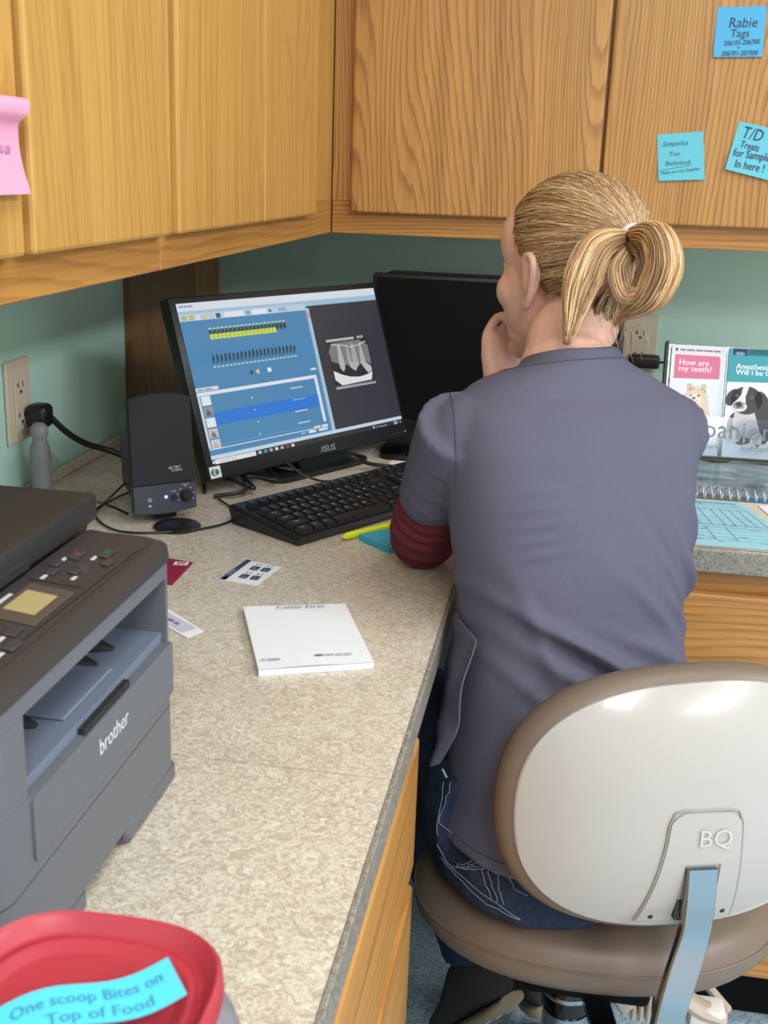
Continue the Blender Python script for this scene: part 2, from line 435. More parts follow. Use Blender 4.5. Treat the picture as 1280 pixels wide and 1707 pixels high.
# ------------------------------------------------------------------ wall cabinets
UB, DB, UT = 0.350, 0.387, 1.16
def lcab(label, y0, y1, doors, stiles):
    c = thing('wall_cabinet', (0.0, (y0+y1)/2, UB), label, 'cabinet')
    MB().box((0.001, y0, UB), (0.297, y1, UT)).build('body', MT['oak_left'], c)
    MB().bev((0.297, y0, UB), (0.316, y1, UB+0.055), 0.001, 1).build('bottom_rail', MT['oak_y'], c)
    for a, b in stiles: MB().box((0.297, a, UB+0.0555), (0.3155, b, UT)).build('stile', MT['oak_left'], c)
    for a, b in doors:
        MB().bev((0.3165, a, DB), (0.335, b, UT-0.03), 0.0035, 2).build('door', MT['oak_left'], c)
lcab('oak wall cabinet bearing the curled pink note', -2.10, -1.1665, [(-1.80, -1.503), (-1.488, -1.179)], [(-2.1, -2.06), (-1.53, -1.47), (-1.20, -1.1665)])
lcab('oak wall cabinet of two doors directly above the lit monitor', -1.1655, -0.3165, [(-1.155, -0.826), (-0.8235, -0.515)], [(-1.1655, -1.13), (-0.85, -0.80), (-0.54, -0.3165)])
c = thing('wall_cabinet', (0.75, -0.16, UB), 'oak wall cabinet on the back wall bearing blue notes', 'cabinet')
MB().box((0.001, -0.297, UB), (1.85, -0.001, UT)).build('body', MT['oak_back'], c)
MB().bev((0.3175, -0.316, UB), (1.85, -0.297, UB+0.055), 0.001, 1).build('bottom_rail', MT['oak_x'], c)
for a, b in ((0.3175, 0.38), (0.75, 0.80), (1.17, 1.23), (1.8, 1.85)):
    MB().box((a, -0.3155, UB+0.0555), (b, -0.297, UT)).build('stile', MT['oak_back'], c)
for a, b in ((0.353, 0.7695), (0.7745, 1.192), (1.215, 1.632)):
    MB().bev((a, -0.335, DB), (b, -0.3165, UT-0.03), 0.0035, 2).build('door', MT['oak_back'], c)

# ------------------------------------------------------------------ sticky notes
def note(label, pts, mat, draw, curl=0.004, group='blue notes on the back cabinet'):
    """pts: bl, br, tr, tl as (x, z) on the back cabinet doors; top edge stuck, lower edge lifts"""
    bl, br, tr_, tl = [Vector((p[0], 0, p[1])) for p in pts]; n = 8; m_ = MB(); vs = []
    for side in (0, 0.0004):
        for j in range(n+1):
            t = j/n; a = tl.lerp(bl, t); b = tr_.lerp(br, t)
            for i in range(n+1):
                p = a.lerp(b, i/n); p.y = -0.3352 - side - curl*t*t; vs.append(p)
    fs = []; k = (n+1)**2
    for j in range(n):
        for i in range(n):
            q = [j*(n+1)+i, j*(n+1)+i+1, (j+1)*(n+1)+i+1, (j+1)*(n+1)+i]; fs.append(q); fs.append([x+k for x in q][::-1])
    rim = [i for i in range(n+1)] + [(j+1)*(n+1)-1 for j in range(1, n+1)] + [n*(n+1)+i for i in range(n-1, -1, -1)] + [j*(n+1) for j in range(n-1, 0, -1)]
    for a, b in zip(rim, rim[1:]+rim[:1]): fs.append([a, b, b+k, a+k])
    cen = (bl+br+tr_+tl)/4; cen.y = -0.335
    t_ = thing('sticky_note', cen, label, 'sticky note', group)
    m_.add(vs, fs); m_.build('sheet', mat, t_, 40)
    o = tl.copy(); o.y = -0.3362
    hgt = (tl-bl).length; wdt = (tr_-tl).length
    # writing follows the lifting sheet
    d = draw(Draw(), wdt, hgt)
    d.v = [(x, y, z + curl*min(1, max(0, -y/hgt))**2) for x, y, z in d.v]
    d.build('handwriting', frame(o, tr_-tl, tl-bl), t_)
INK = (44, 44, 78)
def w1(d, w_, h):
    d.text('Rabie', 0.018, -0.030, 0.021, INK, 0.12, sx=0.95); d.text('Tags', 0.022, -0.044, 0.0165, INK, 0.1, sx=0.95)
    d.text('206101-206700', 0.013, -0.0565, 0.0105, INK, 0.15, 0.03, 0.82, 0.0001); d.text('+', 0.034, -0.0625, 0.008, INK); d.text('206701-207300', 0.010, -0.0715, 0.0105, INK, 0.15, 0.0, 0.84, 0.0001); return d
def w2(d, w_, h):
    c_ = (52, 92, 112)
    d.text('Simparica', 0.008, -0.019, 0.0105, c_, 0.25); d.text('Trio', 0.018, -0.035, 0.010, c_, 0.25); d.text('Backstock', 0.012, -0.049, 0.010, c_, 0.25)
    d.line([(0.004, -0.0565), (0.055, -0.0505)], 0.0006, c_); d.text('These are not Samples', 0.004, -0.063, 0.0072, c_, 0.25, 0.06, 0.95); return d
def w3(d, w_, h):
    d.text('T/D', 0.009, -0.023, 0.026, INK, 0.12, sx=0.8); d.text('Treats', 0.012, -0.038, 0.0155, INK, 0.05, 0, 0.75, 0.0002)
    d.text('for Samples', 0.005, -0.053, 0.0175, INK, 0.05, 0.06, 0.78, 0.0002); d.text('In here !', 0.012, -0.069, 0.0175, INK, 0.05, 0.04, 0.8, 0.0002); return d
note('blue note reading Rabie Tags, highest on the back cabinet', [(0.931, 0.646), (1.006, 0.648), (1.004, 0.722), (0.930, 0.719)], MT['blue_paper'], w1)
note('pale cyan note reading Simparica Trio on cabinet door', [(0.866, 0.456), (0.939, 0.461), (0.929, 0.535), (0.857, 0.528)], MT['cyan'], w2)
note('tilted cyan note reading T/D Treats for Samples', [(0.969, 0.478), (1.044, 0.462), (1.058, 0.538), (0.983, 0.552)], MT['cyan'], w3, 0.006)
# curled pink note on the left cabinets
pk = thing('sticky_note', (0.336, -1.545, 0.46), 'pink note curled over at the top on the left cabinet', 'sticky note')
prof = [(0.3365, 0.4995), (0.337, 0.4985), (0.340, 0.4988), (0.345, 0.4972), (0.3475, 0.493), (0.346, 0.4885), (0.342, 0.4855), (0.3395, 0.4825), (0.3378, 0.477), (0.3375, 0.465), (0.340, 0.450), (0.3445, 0.434)]
prof = [(0.3362, 0.486), (0.3375, 0.4935), (0.3415, 0.4985), (0.3462, 0.4985), (0.3490, 0.4945), (0.3485, 0.4885), (0.3452, 0.4845), (0.3418, 0.4815), (0.3398, 0.475), (0.3395, 0.463), (0.3415, 0.449), (0.3455, 0.433)]
pp = catmull([(x, 0, z) for x, z in prof], 4); rings = []
for i, p in enumerate(pp):
    q = pp[min(i+1, len(pp)-1)] - pp[max(i-1, 0)]; nn = Vector((q.z, 0, -q.x)).normalized()*0.00025
    t = i/(len(pp)-1); y1 = -1.5165 + 0.006*abs(t-0.62)*2.0 - 0.006*math.exp(-((t-0.55)/0.12)**2)*0.6
    rings.append([(p.x-nn.x, -1.588, p.z-nn.z), (p.x-nn.x, y1, p.z-nn.z), (p.x+nn.x, y1, p.z+nn.z), (p.x+nn.x, -1.588, p.z+nn.z)])
MB().loft(rings).build('sheet', MT['pink'], pk, 50)
Draw().text('11-50-28', -0.040, 0, 0.0082, (150, 96, 160), 0.1).build('handwriting', frame((0.3408, -1.5205, 0.4605), (0, 1, 0), (0.02, 0, 1)), pk)

# ------------------------------------------------------------------ wall outlets
def outlet(label, O, X, N_):
    X = Vector(X); N_ = Vector(N_); Mx = frame(O, X, (0, 0, 1))
    if Mx.col[2].to_3d().dot(N_) < 0: Mx = frame(O, -X, (0, 0, 1))
    t_ = thing('wall_outlet', O, label, 'outlet')
    MB().bev((-0.0345, -0.057, 0.0005), (0.0345, 0.057, 0.006), 0.0025, 2, Mx).build('cover_plate', MT['ivory'], t_)
    rc = MB().bev((-0.0165, -0.0335, 0.006), (0.0165, 0.0335, 0.0082), 0.001, 1, Mx).build('receptacle', MT['ivory'], t_)
    for v in (0.021, -0.021):
        MB().box((-0.0075, v-0.002, 0.0082), (-0.0057, v+0.006, 0.0085), Mx).build('slot', MT['slot'], rc)
        MB().box((-0.0105, v+0.0012, 0.0082), (-0.0075, v+0.0028, 0.0085), Mx).build('slot', MT['slot'], rc)
        MB().box((0.0057, v-0.002, 0.0082), (0.0075, v+0.006, 0.0085), Mx).build('slot', MT['slot'], rc)
        MB().lathe([(0.0026, 0.0082), (0.0026, 0.0086)], 12, Mx @ Matrix.Translation((0, v-0.008, 0))).build('slot', MT['slot'], rc)
    for v in (0.048, -0.048):
        MB().lathe([(0.0032, 0.006), (0.003, 0.0072)], 12, Mx @ Matrix.Translation((0, v, 0))).build('screw', MT['ivory'], t_, 40)
outlet('ivory wall outlet above the printer with two plugs', (0, -0.885, 0.138), (0, 1, 0), (1, 0, 0))
outlet('ivory wall outlet beside the pink brochure', (0.881, 0, 0.144), (1, 0, 0), (0, -1, 0))
# black plug and its thick cord on the left wall
pl = thing('power_plug', (0.0085, -0.868, 0.115), 'black power plug with thick cord in the left outlet', 'plug')
MB().bev((0.0095, -0.884, 0.098), (0.040, -0.850, 0.132), 0.009, 3).build('plug_head', MT['black'], pl, 60)
MB().tube(catmull([(0.036, -0.855, 0.110), (0.050, -0.835, 0.085), (0.062, -0.80, 0.062), (0.09, -0.77, 0.045), (0.13, -0.765, 0.028), (0.165, -0.76, 0.008)], 6), 0.0045, 8).build('cord', MT['black'], pl, 60)
g = thing('power_adapter', (0.03, -0.90, 0.08), 'grey bottle-shaped plug adapter hanging at the left outlet', 'plug')
MB().lathe([(0.001, 0.030), (0.007, 0.0285), (0.0118, 0.023), (0.0125, 0.015), (0.010, 0.008), (0.0095, 0.004), (0.0135, -0.006), (0.0145, -0.02), (0.0142, -0.05), (0.0125, -0.075), (0.001, -0.079)], 20, Matrix.Translation((0.0355, -0.893, 0.082))).build('adapter_body', MT['grey_pl'], g, 60)
MB().tube(catmull([(0.0355, -0.893, 0.006), (0.034, -0.895, 0.0035), (0.03, -0.93, 0.0035), (0.05, -1.05, 0.0035), (0.07, -1.18, 0.0035)], 5), 0.0032, 8).build('cord', MT['grey_pl'], g, 60)
a = thing('power_adapter', (0.88, -0.0095, 0.11), 'black wall adapter plugged in beside the pink brochure', 'plug')
MB().bev((0.862, -0.040, 0.100), (0.922, -0.0095, 0.126), 0.006, 3).build('adapter_body', MT['black'], a, 60)
MB().tube(catmull([(0.921, -0.03, 0.113), (0.935, -0.034, 0.114), (0.948, -0.036, 0.111), (0.949, -0.037, 0.10), (0.935, -0.04, 0.055), (0.925, -0.05, 0.01), (0.92, -0.07, 0.004), (0.88, -0.12, 0.004)], 5), 0.0024, 8).build('cord', MT['black'], a, 60)

# ------------------------------------------------------------------ lit monitor
th = R(59.0); tilt = 0.330
rt = Vector((math.cos(th), math.sin(th), 0)); nr = Vector((math.sin(th), -math.cos(th), 0))
up = Vector((0, 0, 1))*math.cos(tilt) - nr*math.sin(tilt)
W_, H_ = 0.447, 0.267
MC = Vector((0.331, -0.600, 0.149))
MM = frame(MC, rt, up)      # local z points to the viewer
mo = thing('monitor', (0.30, -0.64, 0), 'lit black monitor showing dental x-ray software', 'monitor')
MB().bev((-W_/2, -H_/2, -0.022), (W_/2, H_/2, 0), 0.003, 2, MM).build('casing', MT['black'], mo, 40)
MB().bev((-0.13, -0.10, -0.045), (0.13, 0.08, -0.0221), 0.01, 2, MM).build('back_housing', MT['black'], mo, 40)
x0, x1, y0, y1 = -W_/2+0.011, W_/2-0.008, -H_/2+0.023, H_/2-0.010
d = Draw(); SW, SH = x1-x0, y1-y0
def q(u, v): return (u*SW, (1-v)*SH)
def rc(u0, v0, u1, v1, col): a_, b_ = q(u0, v1), q(u1, v0); d.rect(a_[0], a_[1], b_[0], b_[1], col)
BL = (72, 138, 186)
rc(0, 0, 1, 1, (28, 30, 40)); d.up()
rc(0, 0.09, 0.6, 0.945, BL); rc(0.615, 0.085, 1, 0.945, (44, 46, 58)); rc(0, 0, 1, 0.05, (226, 234, 246)); rc(0, 0.05, 1, 0.088, (168, 200, 226)); rc(0.595, 0.1, 0.616, 0.945, (176, 208, 228)); rc(0, 0.945, 1, 0.968, (206, 224, 238)); rc(0, 0.30, 0.595, 0.40, (78, 146, 194)); d.up()
rc(0, 0.068, 0.6, 0.112, (196, 216, 232)); d.bars(0.004, SH*0.974, (3, 2, 4), 0.0025, (140, 150, 170)); d.up()
for k in range(6): rc(0.012+k*0.03, 0.078, 0.032+k*0.03, 0.108, [(170, 200, 120), (210, 190, 110), (230, 230, 235), (220, 210, 150), (200, 205, 215), (60, 80, 110)][k])
rc(0.20, 0.076, 0.29, 0.108, (235, 242, 248)); rc(0.33, 0.076, 0.40, 0.108, (240, 245, 250)); rc(0.30, 0.08, 0.32, 0.105, (120, 175, 200)); rc(0.46, 0.078, 0.5, 0.104, (150, 185, 205)); rc(0.41, 0.085, 0.425, 0.1, (60, 100, 130))
rc(0.598, 0.13, 0.612, 0.17, (220, 150, 170))
rnd = random.Random(3)
for k in range(20):                                     # upper teeth chart
    u = 0.115 + k*0.0185; rc(u, 0.165, u+0.012, 0.176, (190, 226, 205))
    col = (34, 74, 60) if k < 17 else (38, 52, 74)
    d.ell(*q(u+0.006, 0.198), 0.0035, 0.006, col, 8)
    if k < 17: d.up(); rc(u, 0.205, u+0.0155, 0.238, (222, 238, 40)); d.up(0.00006); d.ell(*q(u+0.0075, 0.2215), 0.0014, 0.0014, (180, 200, 70), 8); d.z -= 0.00018
for k in range(22):                                     # lower teeth chart
    u = 0.10 + k*0.0185; d.poly([q(u, 0.375), q(u+0.006, 0.335-rnd.random()*0.012), q(u+0.014, 0.340), q(u+0.011, 0.395), q(u+0.008, 0.36), q(u+0.004, 0.395)], (36, 48, 72)); rc(u, 0.405, u+0.012, 0.414, (190, 226, 210))
d.ell(*q(0.265, 0.475), 0.003, 0.0035, (40, 60, 80), 10); d.ell(*q(0.295, 0.475), 0.0035, 0.0035, (225, 210, 170), 10); rc(0.342, 0.46, 0.36, 0.488, (240, 246, 250)); rc(0.555, 0.505, 0.585, 0.52, (225, 232, 240))
rc(0.0, 0.525, 0.10, 0.548, (226, 234, 244)); rc(0.0, 0.553, 0.578, 0.575, (232, 240, 248)); rc(0.562, 0.553, 0.578, 0.875, (224, 234, 244)); rc(0, 0.56, 0.010, 0.90, (214, 226, 240))
d.up(); d.bars(0.004, SH*(1-0.543), (4, 1, 5, 1), 0.0022, (130, 140, 160)); rc(0.055, 0.685, 0.562, 0.765, (20, 122, 222))
for k in range(4):
    v = 0.605 + k*0.0785; rc(0.43, v+0.008, 0.495, v+0.016, (196, 224, 240)); d.ell(*q(0.24+(0.0 if k != 2 else 0.004), v+0.03), 0.0018, 0.0012, (220, 236, 246), 8)
for k in range(5):
    v = 0.578 + k*0.068; rc(0.014, v, 0.055, v+0.058, [(238, 240, 244), (150, 154, 160), (240, 240, 244), (205, 200, 196), (214, 212, 210)][k]); d.up(0.00006)
    d.poly([q(0.022, v+0.052), q(0.03, v+0.012), q(0.042, v+0.03), q(0.046, v+0.055)], [(246, 246, 248), (90, 92, 100), (246, 246, 248), (120, 116, 114), (200, 180, 180)][k]); d.z -= 0.00006
rc(0.0, 0.905, 0.50, 0.911, (214, 230, 244)); rc(0.02, 0.885, 0.50, 0.888, (120, 170, 205)); rc(0.505, 0.893, 0.54, 0.911, (232, 218, 220)); rc(0.546, 0.893, 0.58, 0.911, (226, 232, 240)); rc(0.475, 0.915, 0.512, 0.932, (240, 246, 250)); rc(0.528, 0.915, 0.575, 0.932, (226, 234, 240)); rc(0.435, 0.92, 0.455, 0.927, (190, 214, 232))
# x-ray window
ax, ay, bx, by = 0.668, 0.335, 0.895, 0.672
rc(ax, ay, bx, by, (26, 27, 34)); rc(ax, ay-0.004, ax+0.155, ay+0.014, (220, 222, 226)); rc(ax, by-0.013, bx, by+0.006, (196, 200, 206)); d.bars(*q(0.840, 0.347), (1, 0.8, 1.2), 0.0042, (206, 208, 212), 0.2); d.up()
def xq(s_, t_): return q(ax + (bx-ax)*s_, ay + (by-ay)*t_)
d.poly([xq(0.10, 0.07), xq(0.80, 0.06), xq(0.985, 0.19), xq(0.985, 0.60), xq(0.88, 0.55), xq(0.70, 0.56), xq(0.55, 0.60), xq(0.40, 0.56), xq(0.18, 0.50), xq(0.03, 0.44), xq(0.0, 0.24)], (126, 128, 132)); d.poly([xq(0.02, 0.63), xq(0.20, 0.73), xq(0.40, 0.80), xq(0.62, 0.83), xq(0.80, 0.81), xq(0.97, 0.76), xq(0.91, 0.93), xq(0.16, 0.95), xq(0.02, 0.82)], (236, 238, 242)); d.up()
for s0, s1, t1, g_ in ((0.20, 0.32, 0.62, 188), (0.42, 0.50, 0.52, 172), (0.54, 0.66, 0.54, 176), (0.74, 0.84, 0.60, 184)):
    d.poly([xq(s0+0.03, 0.12), xq(s1-0.03, 0.12), xq(s1+0.01, t1-0.1), xq(s1-0.01, t1), xq((s0+s1)/2, t1+0.06), xq(s0, t1-0.02), xq(s0-0.01, t1-0.14)], (g_, g_, g_+3))
d.poly([xq(0.42, 0.50), xq(0.66, 0.50), xq(0.68, 0.58), xq(0.60, 0.64), xq(0.57, 0.70), xq(0.50, 0.66), xq(0.44, 0.60)], (186, 188, 192)); d.poly([xq(0.70, 0.52), xq(0.86, 0.56), xq(0.96, 0.64), xq(0.97, 0.74), xq(0.86, 0.78), xq(0.80, 0.70)], (196, 198, 202))
d.line([xq(0.1, 0.10), xq(0.35, 0.13), xq(0.55, 0.19), xq(0.75, 0.17), xq(0.95, 0.11)], 0.0016, (214, 216, 218))
# taskbar
rc(0.0, 0.945, 0.20, 0.970, (206, 224, 238)); rc(0.012, 0.9725, 0.20, 1.0, (236, 238, 242)); rc(0.001, 0.978, 0.010, 0.994, (236, 240, 246)); d.up(); d.text('Type here to search', *q(0.03, 0.992), 0.0042, (120, 126, 136))
for k in range(7): rc(0.212+k*0.027, 0.976, 0.226+k*0.027, 0.995, [(190, 196, 205), (70, 160, 200), (225, 160, 140), (236, 236, 240), (210, 180, 160), (140, 70, 80), (220, 224, 230)][k])
d.text('27\u00b0 Mostly sunny', *q(0.835, 0.992), 0.0042, (214, 218, 226)); d.bars(*q(0.945, 0.984), (5,), 0.0020, (190, 196, 206)); d.bars(*q(0.945, 0.996), (5,), 0.0020, (190, 196, 206)); d.ell(*q(0.825, 0.985), 0.0018, 0.0024, (224, 226, 230), 8); d.ell(*q(0.985, 0.985), 0.0016, 0.0016, (200, 204, 212), 8)
d.build('screen', MM @ Matrix.Translation((x0, y0, 0.0006)), mo, 'screen')
Draw().text('/ISUS', -0.004, 0, 0.0135, (150, 154, 162), 0.2, sx=1.15, bold=0.0002).build('logo', MM @ Matrix.Translation((0.012, -H_/2+0.0055, 0.0004)), mo)
e = Draw().rect(0, 0, 0.021, 0.017, (226, 236, 232)).up(); e.ell(0.0105, 0.0085, 0.0085, 0.0055, (70, 120, 110)); e.up(); e.ell(0.0125, 0.0085, 0.0055, 0.0055, (226, 236, 232)); e.up(); e.ell(0.013, 0.0085, 0.0036, 0.0042, (60, 100, 96))
e.build('sticker', MM @ Matrix.Translation((-W_/2+0.003, -H_/2+0.0035, 0.0004)), mo)
e = Draw()
for k in range(4): e.ell(0.007*k, 0, 0.0009, 0.0009, (90, 94, 102), 8)
e.ell(0.028, 0, 0.0011, 0.0011, (225, 232, 240), 8); e.build('buttons', MM @ Matrix.Translation((W_/2-0.034, -H_/2+0.009, 0.0004)), mo)
# stand
bc = MC - nr*0.055 - Vector((0, 0, 0)); bc = Vector((MC.x, MC.y, 0)) - nr*0.045
MB().tube([bc + Vector((0, 0, 0.006)), bc + Vector((0, 0, 0.06)) + nr*0.0, MC - nr*0.030 + Vector((0, 0, -0.02))], [0.022, 0.02, 0.018], 12, flat=0.6).build('neck', MT['black'], mo, 50)
MB().prism(rrect(-0.105, -0.080, 0.105, 0.085, 0.02), 0.008, frame(bc + nr*0.03 + Vector((0, 0, 0.0005)), rt, -nr)).build('base_plate', MT['black'], mo, 40)

# ------------------------------------------------------------------ second monitor, dark
m2 = thing('monitor', (0.60, -0.33, 0), 'switched-off black monitor behind the woman', 'monitor')
def tp(v): return Vector((v.x, v.y + (v.z-0.04)*0.10, v.z))
MB().bev((0.397, -0.362, 0.035), (0.835, -0.345, 0.2865), 0.004, 2, None, tp).build('casing', MT['black'], m2, 40)
MB().bev((0.405, -0.3448, 0.05), (0.827, -0.255, 0.2845), 0.012, 2, None, tp).build('back_housing', MT['black'], m2, 40)
MB().add([tp(Vector(p)) for p in ((0.405, -0.3626, 0.05), (0.827, -0.3626, 0.05), (0.827, -0.3626, 0.28), (0.405, -0.3626, 0.28))], [(0, 1, 2, 3)]).build('dark_screen', MT['mat_black'], m2)
MB().bev((0.585, -0.335, 0.008), (0.645, -0.30, 0.10), 0.004, 2).build('neck', MT['black'], m2, 40)
MB().prism(rrect(0.445, -0.520, 0.70, -0.24, 0.02), 0.009, Matrix.Translation((0, 0, 0.0005))).build('base_plate', MT['gloss_black'], m2, 40)
MB().box((0.47, -0.552, 0.0003), (0.60, -0.524, 0.0008)).build('loose_paper', MT['paper'], None)
tag(bpy.data.objects['loose_paper'], 'sliver of white paper before the dark monitor base', 'paper')

# ------------------------------------------------------------------ keyboard
kt = R(57.5); KU = Vector((math.cos(kt), math.sin(kt), 0)); KV = Vector((-math.sin(kt), math.cos(kt), 0))  # KV to the back
KO = Vector((0.4270, -0.995, 0.0006))                 # front-left corner on the worktop
sl = math.atan2(0.018, 0.135)
KM = frame(KO + Vector((0, 0, 0.010)), KU, KV*math.cos(sl) + Vector((0, 0, 1))*math.sin(sl))
KW, KD = 0.400, 0.128
kb = thing('keyboard', KO, 'black keyboard in front of the lit monitor', 'keyboard')
body = MB(); body.add([KO, KO+KU*KW, KO+KU*KW+KV*(KD*0.99), KO+KV*(KD*0.99)] + [KM @ Vector(p) for p in ((0.0, 0.0, 0), (KW, 0.0, 0), (KW+0.0, KD, 0), (0, KD, 0))] + [KM @ Vector(p) for p in ((-0.003, -0.004, -0.004), (KW+0.003, -0.004, -0.004), (KW+0.003, KD+0.004, -0.004), (-0.003, KD+0.004, -0.004))],
    [(3, 2, 1, 0), (4, 5, 6, 7), (0, 1, 9, 8), (1, 2, 10, 9), (2, 3, 11, 10), (3, 0, 8, 11), (8, 9, 5, 4), (9, 10, 6, 5), (10, 11, 7, 6), (11, 8, 4, 7)])
body.build('body', MT['black'], kb)
keys = {}
def key(w_, x, y, hgt=0.0145):
    kk = (round(w_, 4), round(hgt, 4))
    if kk not in keys:
        m_ = MB(); a_, b_ = w_/2, hgt/2; c_, e_ = a_-0.0018, b_-0.0016
        m_.add([(-a_, -b_, 0), (a_, -b_, 0), (a_, b_, 0), (-a_, b_, 0), (-c_, -e_, 0.006), (c_, -e_, 0.006), (c_, e_+0.0006, 0.006), (-c_, e_+0.0006, 0.006)],
               [(4, 5, 6, 7), (0, 1, 5, 4), (1, 2, 6, 5), (2, 3, 7, 6), (3, 0, 4, 7)])
        me = bpy.data.meshes.new('key'); me.from_pydata(m_.v, [], m_.f); me.materials.append(MT['key']); keys[kk] = me
    o = bpy.data.objects.new('key', keys[kk]); COL.objects.link(o); o.parent = kb
    mm = KM @ Matrix.Translation((x, y, 0.0002)); mm.translation -= KO; o.matrix_local = mm
P1 = 0.0172
rows = [(0.013, ['Ctrl', 'Win', 'Alt', '', 'Alt', 'Fn', 'Ctrl'], [1.3, 1.2, 1.2, 6.3, 1.4, 1.2, 1.4]),
        (0.0305, ['Shift'] + list('ZXCVBNM,./') + ['Shift'], [2.0]+[1]*10+[2.0]),
        (0.048, ['Caps'] + list("ASDFGHJKL;'") + ['Enter'], [1.5]+[1]*11+[1.5]),
        (0.0655, ['Tab'] + list('QWERTYUIOP[]\\'), [1.25]+[1]*12+[0.75]),
        (0.083, list('`1234567890-=') + ['<-'], [0.92]*13+[2.04]),
        (0.108, ['Esc'] + ['F%d' % i for i in range(1, 13)] + ['Del'], [1]*14)]
leg = Draw()
for y, names, ws in rows:
    x = 0.010; hgt = 0.0155 if y < 0.1 else 0.0115
    for nme, w_ in zip(names, ws):
        ww = w_*P1; key(ww-0.0016, x+ww/2, y, hgt)
        if nme: leg.text(nme, x+ww/2-(0.0045 if len(nme) == 1 else 0.0052), y+0.0002, 0.0066 if len(nme) == 1 else 0.0042, (196, 204, 212))
        x += ww
for i, cx in enumerate([0.010+14.0*P1+0.012+P1*k for k in range(3)]):
    for y in (0.013, 0.0655, 0.083, 0.108): key(P1-0.0016, cx+P1/2, y, 0.0155 if y < 0.1 else 0.0115); leg.text(['Ins', 'Hm', 'PU'][i], cx+0.003, y, 0.0042, (150, 200, 225))
key(P1-0.0016, 0.010+14.0*P1+0.012+P1*1.5, 0.0305, 0.0155)
for i in range(4):
    for j, y in enumerate((0.013, 0.0305, 0.048, 0.0655, 0.083)):
        cx = 0.010+17.0*P1+0.024+P1*i; key(P1-0.0016, cx+P1/2, y, 0.0155); leg.text('%d' % ((i+3*j) % 10), cx+0.005, y, 0.006, (150, 200, 225))
leg.build('key_legends', KM @ Matrix.Translation((0, 0, 0.0064)), kb)

# ------------------------------------------------------------------ desktop speaker
sp = thing('speaker', (0.235, -0.955, 0), 'small black desktop speaker with a glowing blue light', 'speaker')
st = R(40.0); SU = Vector((math.cos(st), math.sin(st), 0)); SN = Vector((math.sin(st), -math.cos(st), 0))
SO = Vector((0.2365, -0.948, 0.0))
SM = frame(SO, SU, (0, 0, 1))                          # local z = SN (towards the viewer)
lean = Matrix.Rotation(R(-6), 4, 'X'); SMl = SM @ lean
hw = 0.0415
MB().prism([(-0.040, 0), (0.040, 0), (0.030, 0.014), (-0.030, 0.014)], 0.0, SM) if False else None
base = MB(); base.lathe([(0.002, 0.009), (0.015, 0.008), (0.028, 0.005), (0.031, 0.0025), (0.030, 0.0004)], 28, Matrix.Translation(SO + SN*0.022 + SU*0.006) @ Matrix.Diagonal((1, 1, 1, 1)))
base.build('foot', MT['black'], sp, 40)
MB().bev((-0.016, 0.006, -0.03), (0.016, 0.030, -0.004), 0.003, 2, SM).build('stem', MT['black'], sp, 40)
def tb(v):
    k = 1 - 0.30*max(0, min(1, (-v.z-0.012)/0.085)); return Vector((v.x*k, 0.085+(v.y-0.085)*k, v.z))
MB().bev((-0.039, 0.024, -0.095), (0.039, 0.160, -0.012), 0.006, 2, SMl, tb).build('cabinet_box', MT['black'], sp, 40)
arc = [(-hw+hw*2*k/10, 0.166+0.006*(1-((k-5)/5)**2)) for k in range(11)]
MB().prism([(-hw-0.001, 0.054), (hw+0.001, 0.054)] + arc[::-1], 0.011, SMl, -0.0115).build('grille', plain('speaker_cloth', (38, 40, 46), 0.9, bump=0.6, bscale=1500), sp, 30)
cp = MB().prism([(-hw-0.001, 0.018)] + [(-hw-0.001+(hw*2+0.002)*k/8, 0.018-0.004*(1-((k-4)/4)**2)) for k in range(1, 8)] + [(hw+0.001, 0.018), (hw+0.001, 0.053), (-hw-0.001, 0.053)], 0.0125, SMl, -0.0115).build('control_panel', plain('speaker_panel', (58, 62, 74), 0.4), sp, 30)
MB().lathe([(0.0075, 0), (0.0075, 0.007), (0.006, 0.0085), (0.001, 0.0085)], 18, SMl @ Matrix.Translation((0.028, 0.036, 0.001))).build('volume_knob', MT['black'], cp, 40)
MB().lathe([(0.0022, 0), (0.002, 0.001), (0.0005, 0.0013)], 12, SMl @ Matrix.Translation((0.0005, 0.036, 0.001))).build('power_light', MT['led'], cp, 40)
MB().lathe([(0.0045, 0), (0.0042, 0.002), (0.001, 0.002)], 14, SMl @ Matrix.Translation((0.011, 0.034, 0.001))).build('power_button', MT['black'], cp, 40)
MB().lathe([(0.0032, 0), (0.003, 0.0012), (0.0016, 0.0012), (0.0015, 0.0004)], 14, SMl @ Matrix.Translation((-0.022, 0.034, 0.001))).build('headphone_jack', MT['grey_pl'], cp, 40)
e = Draw()
for k in range(7): e.ell(0.028+0.0115*math.cos(R(-30+40*k)), 0.036+0.0115*math.sin(R(-30+40*k)), 0.0009, 0.0009, (200, 204, 214), 8)
e.rect(0.0075, 0.0418, 0.0150, 0.0432, (150, 154, 166)); e.rect(0.0235, 0.0494, 0.0325, 0.0507, (150, 154, 166)); e.rect(-0.0238, 0.0245, -0.0202, 0.0275, (170, 174, 184))
e.build('panel_print', SMl @ Matrix.Translation((0, 0, 0.0013)), cp)
e = Draw().ell(0, 0, 0.012, 0.0042, (22, 22, 25)); e.up(); e.text('ALTEC', -0.0082, -0.001, 0.0058, (205, 208, 214), 0.3); e.text('LANSING', -0.004, -0.0042, 0.0036, (205, 208, 214), 0.2)
e.build('badge', SMl @ Matrix.Translation((0.014, 0.073, 0.0001)), sp)

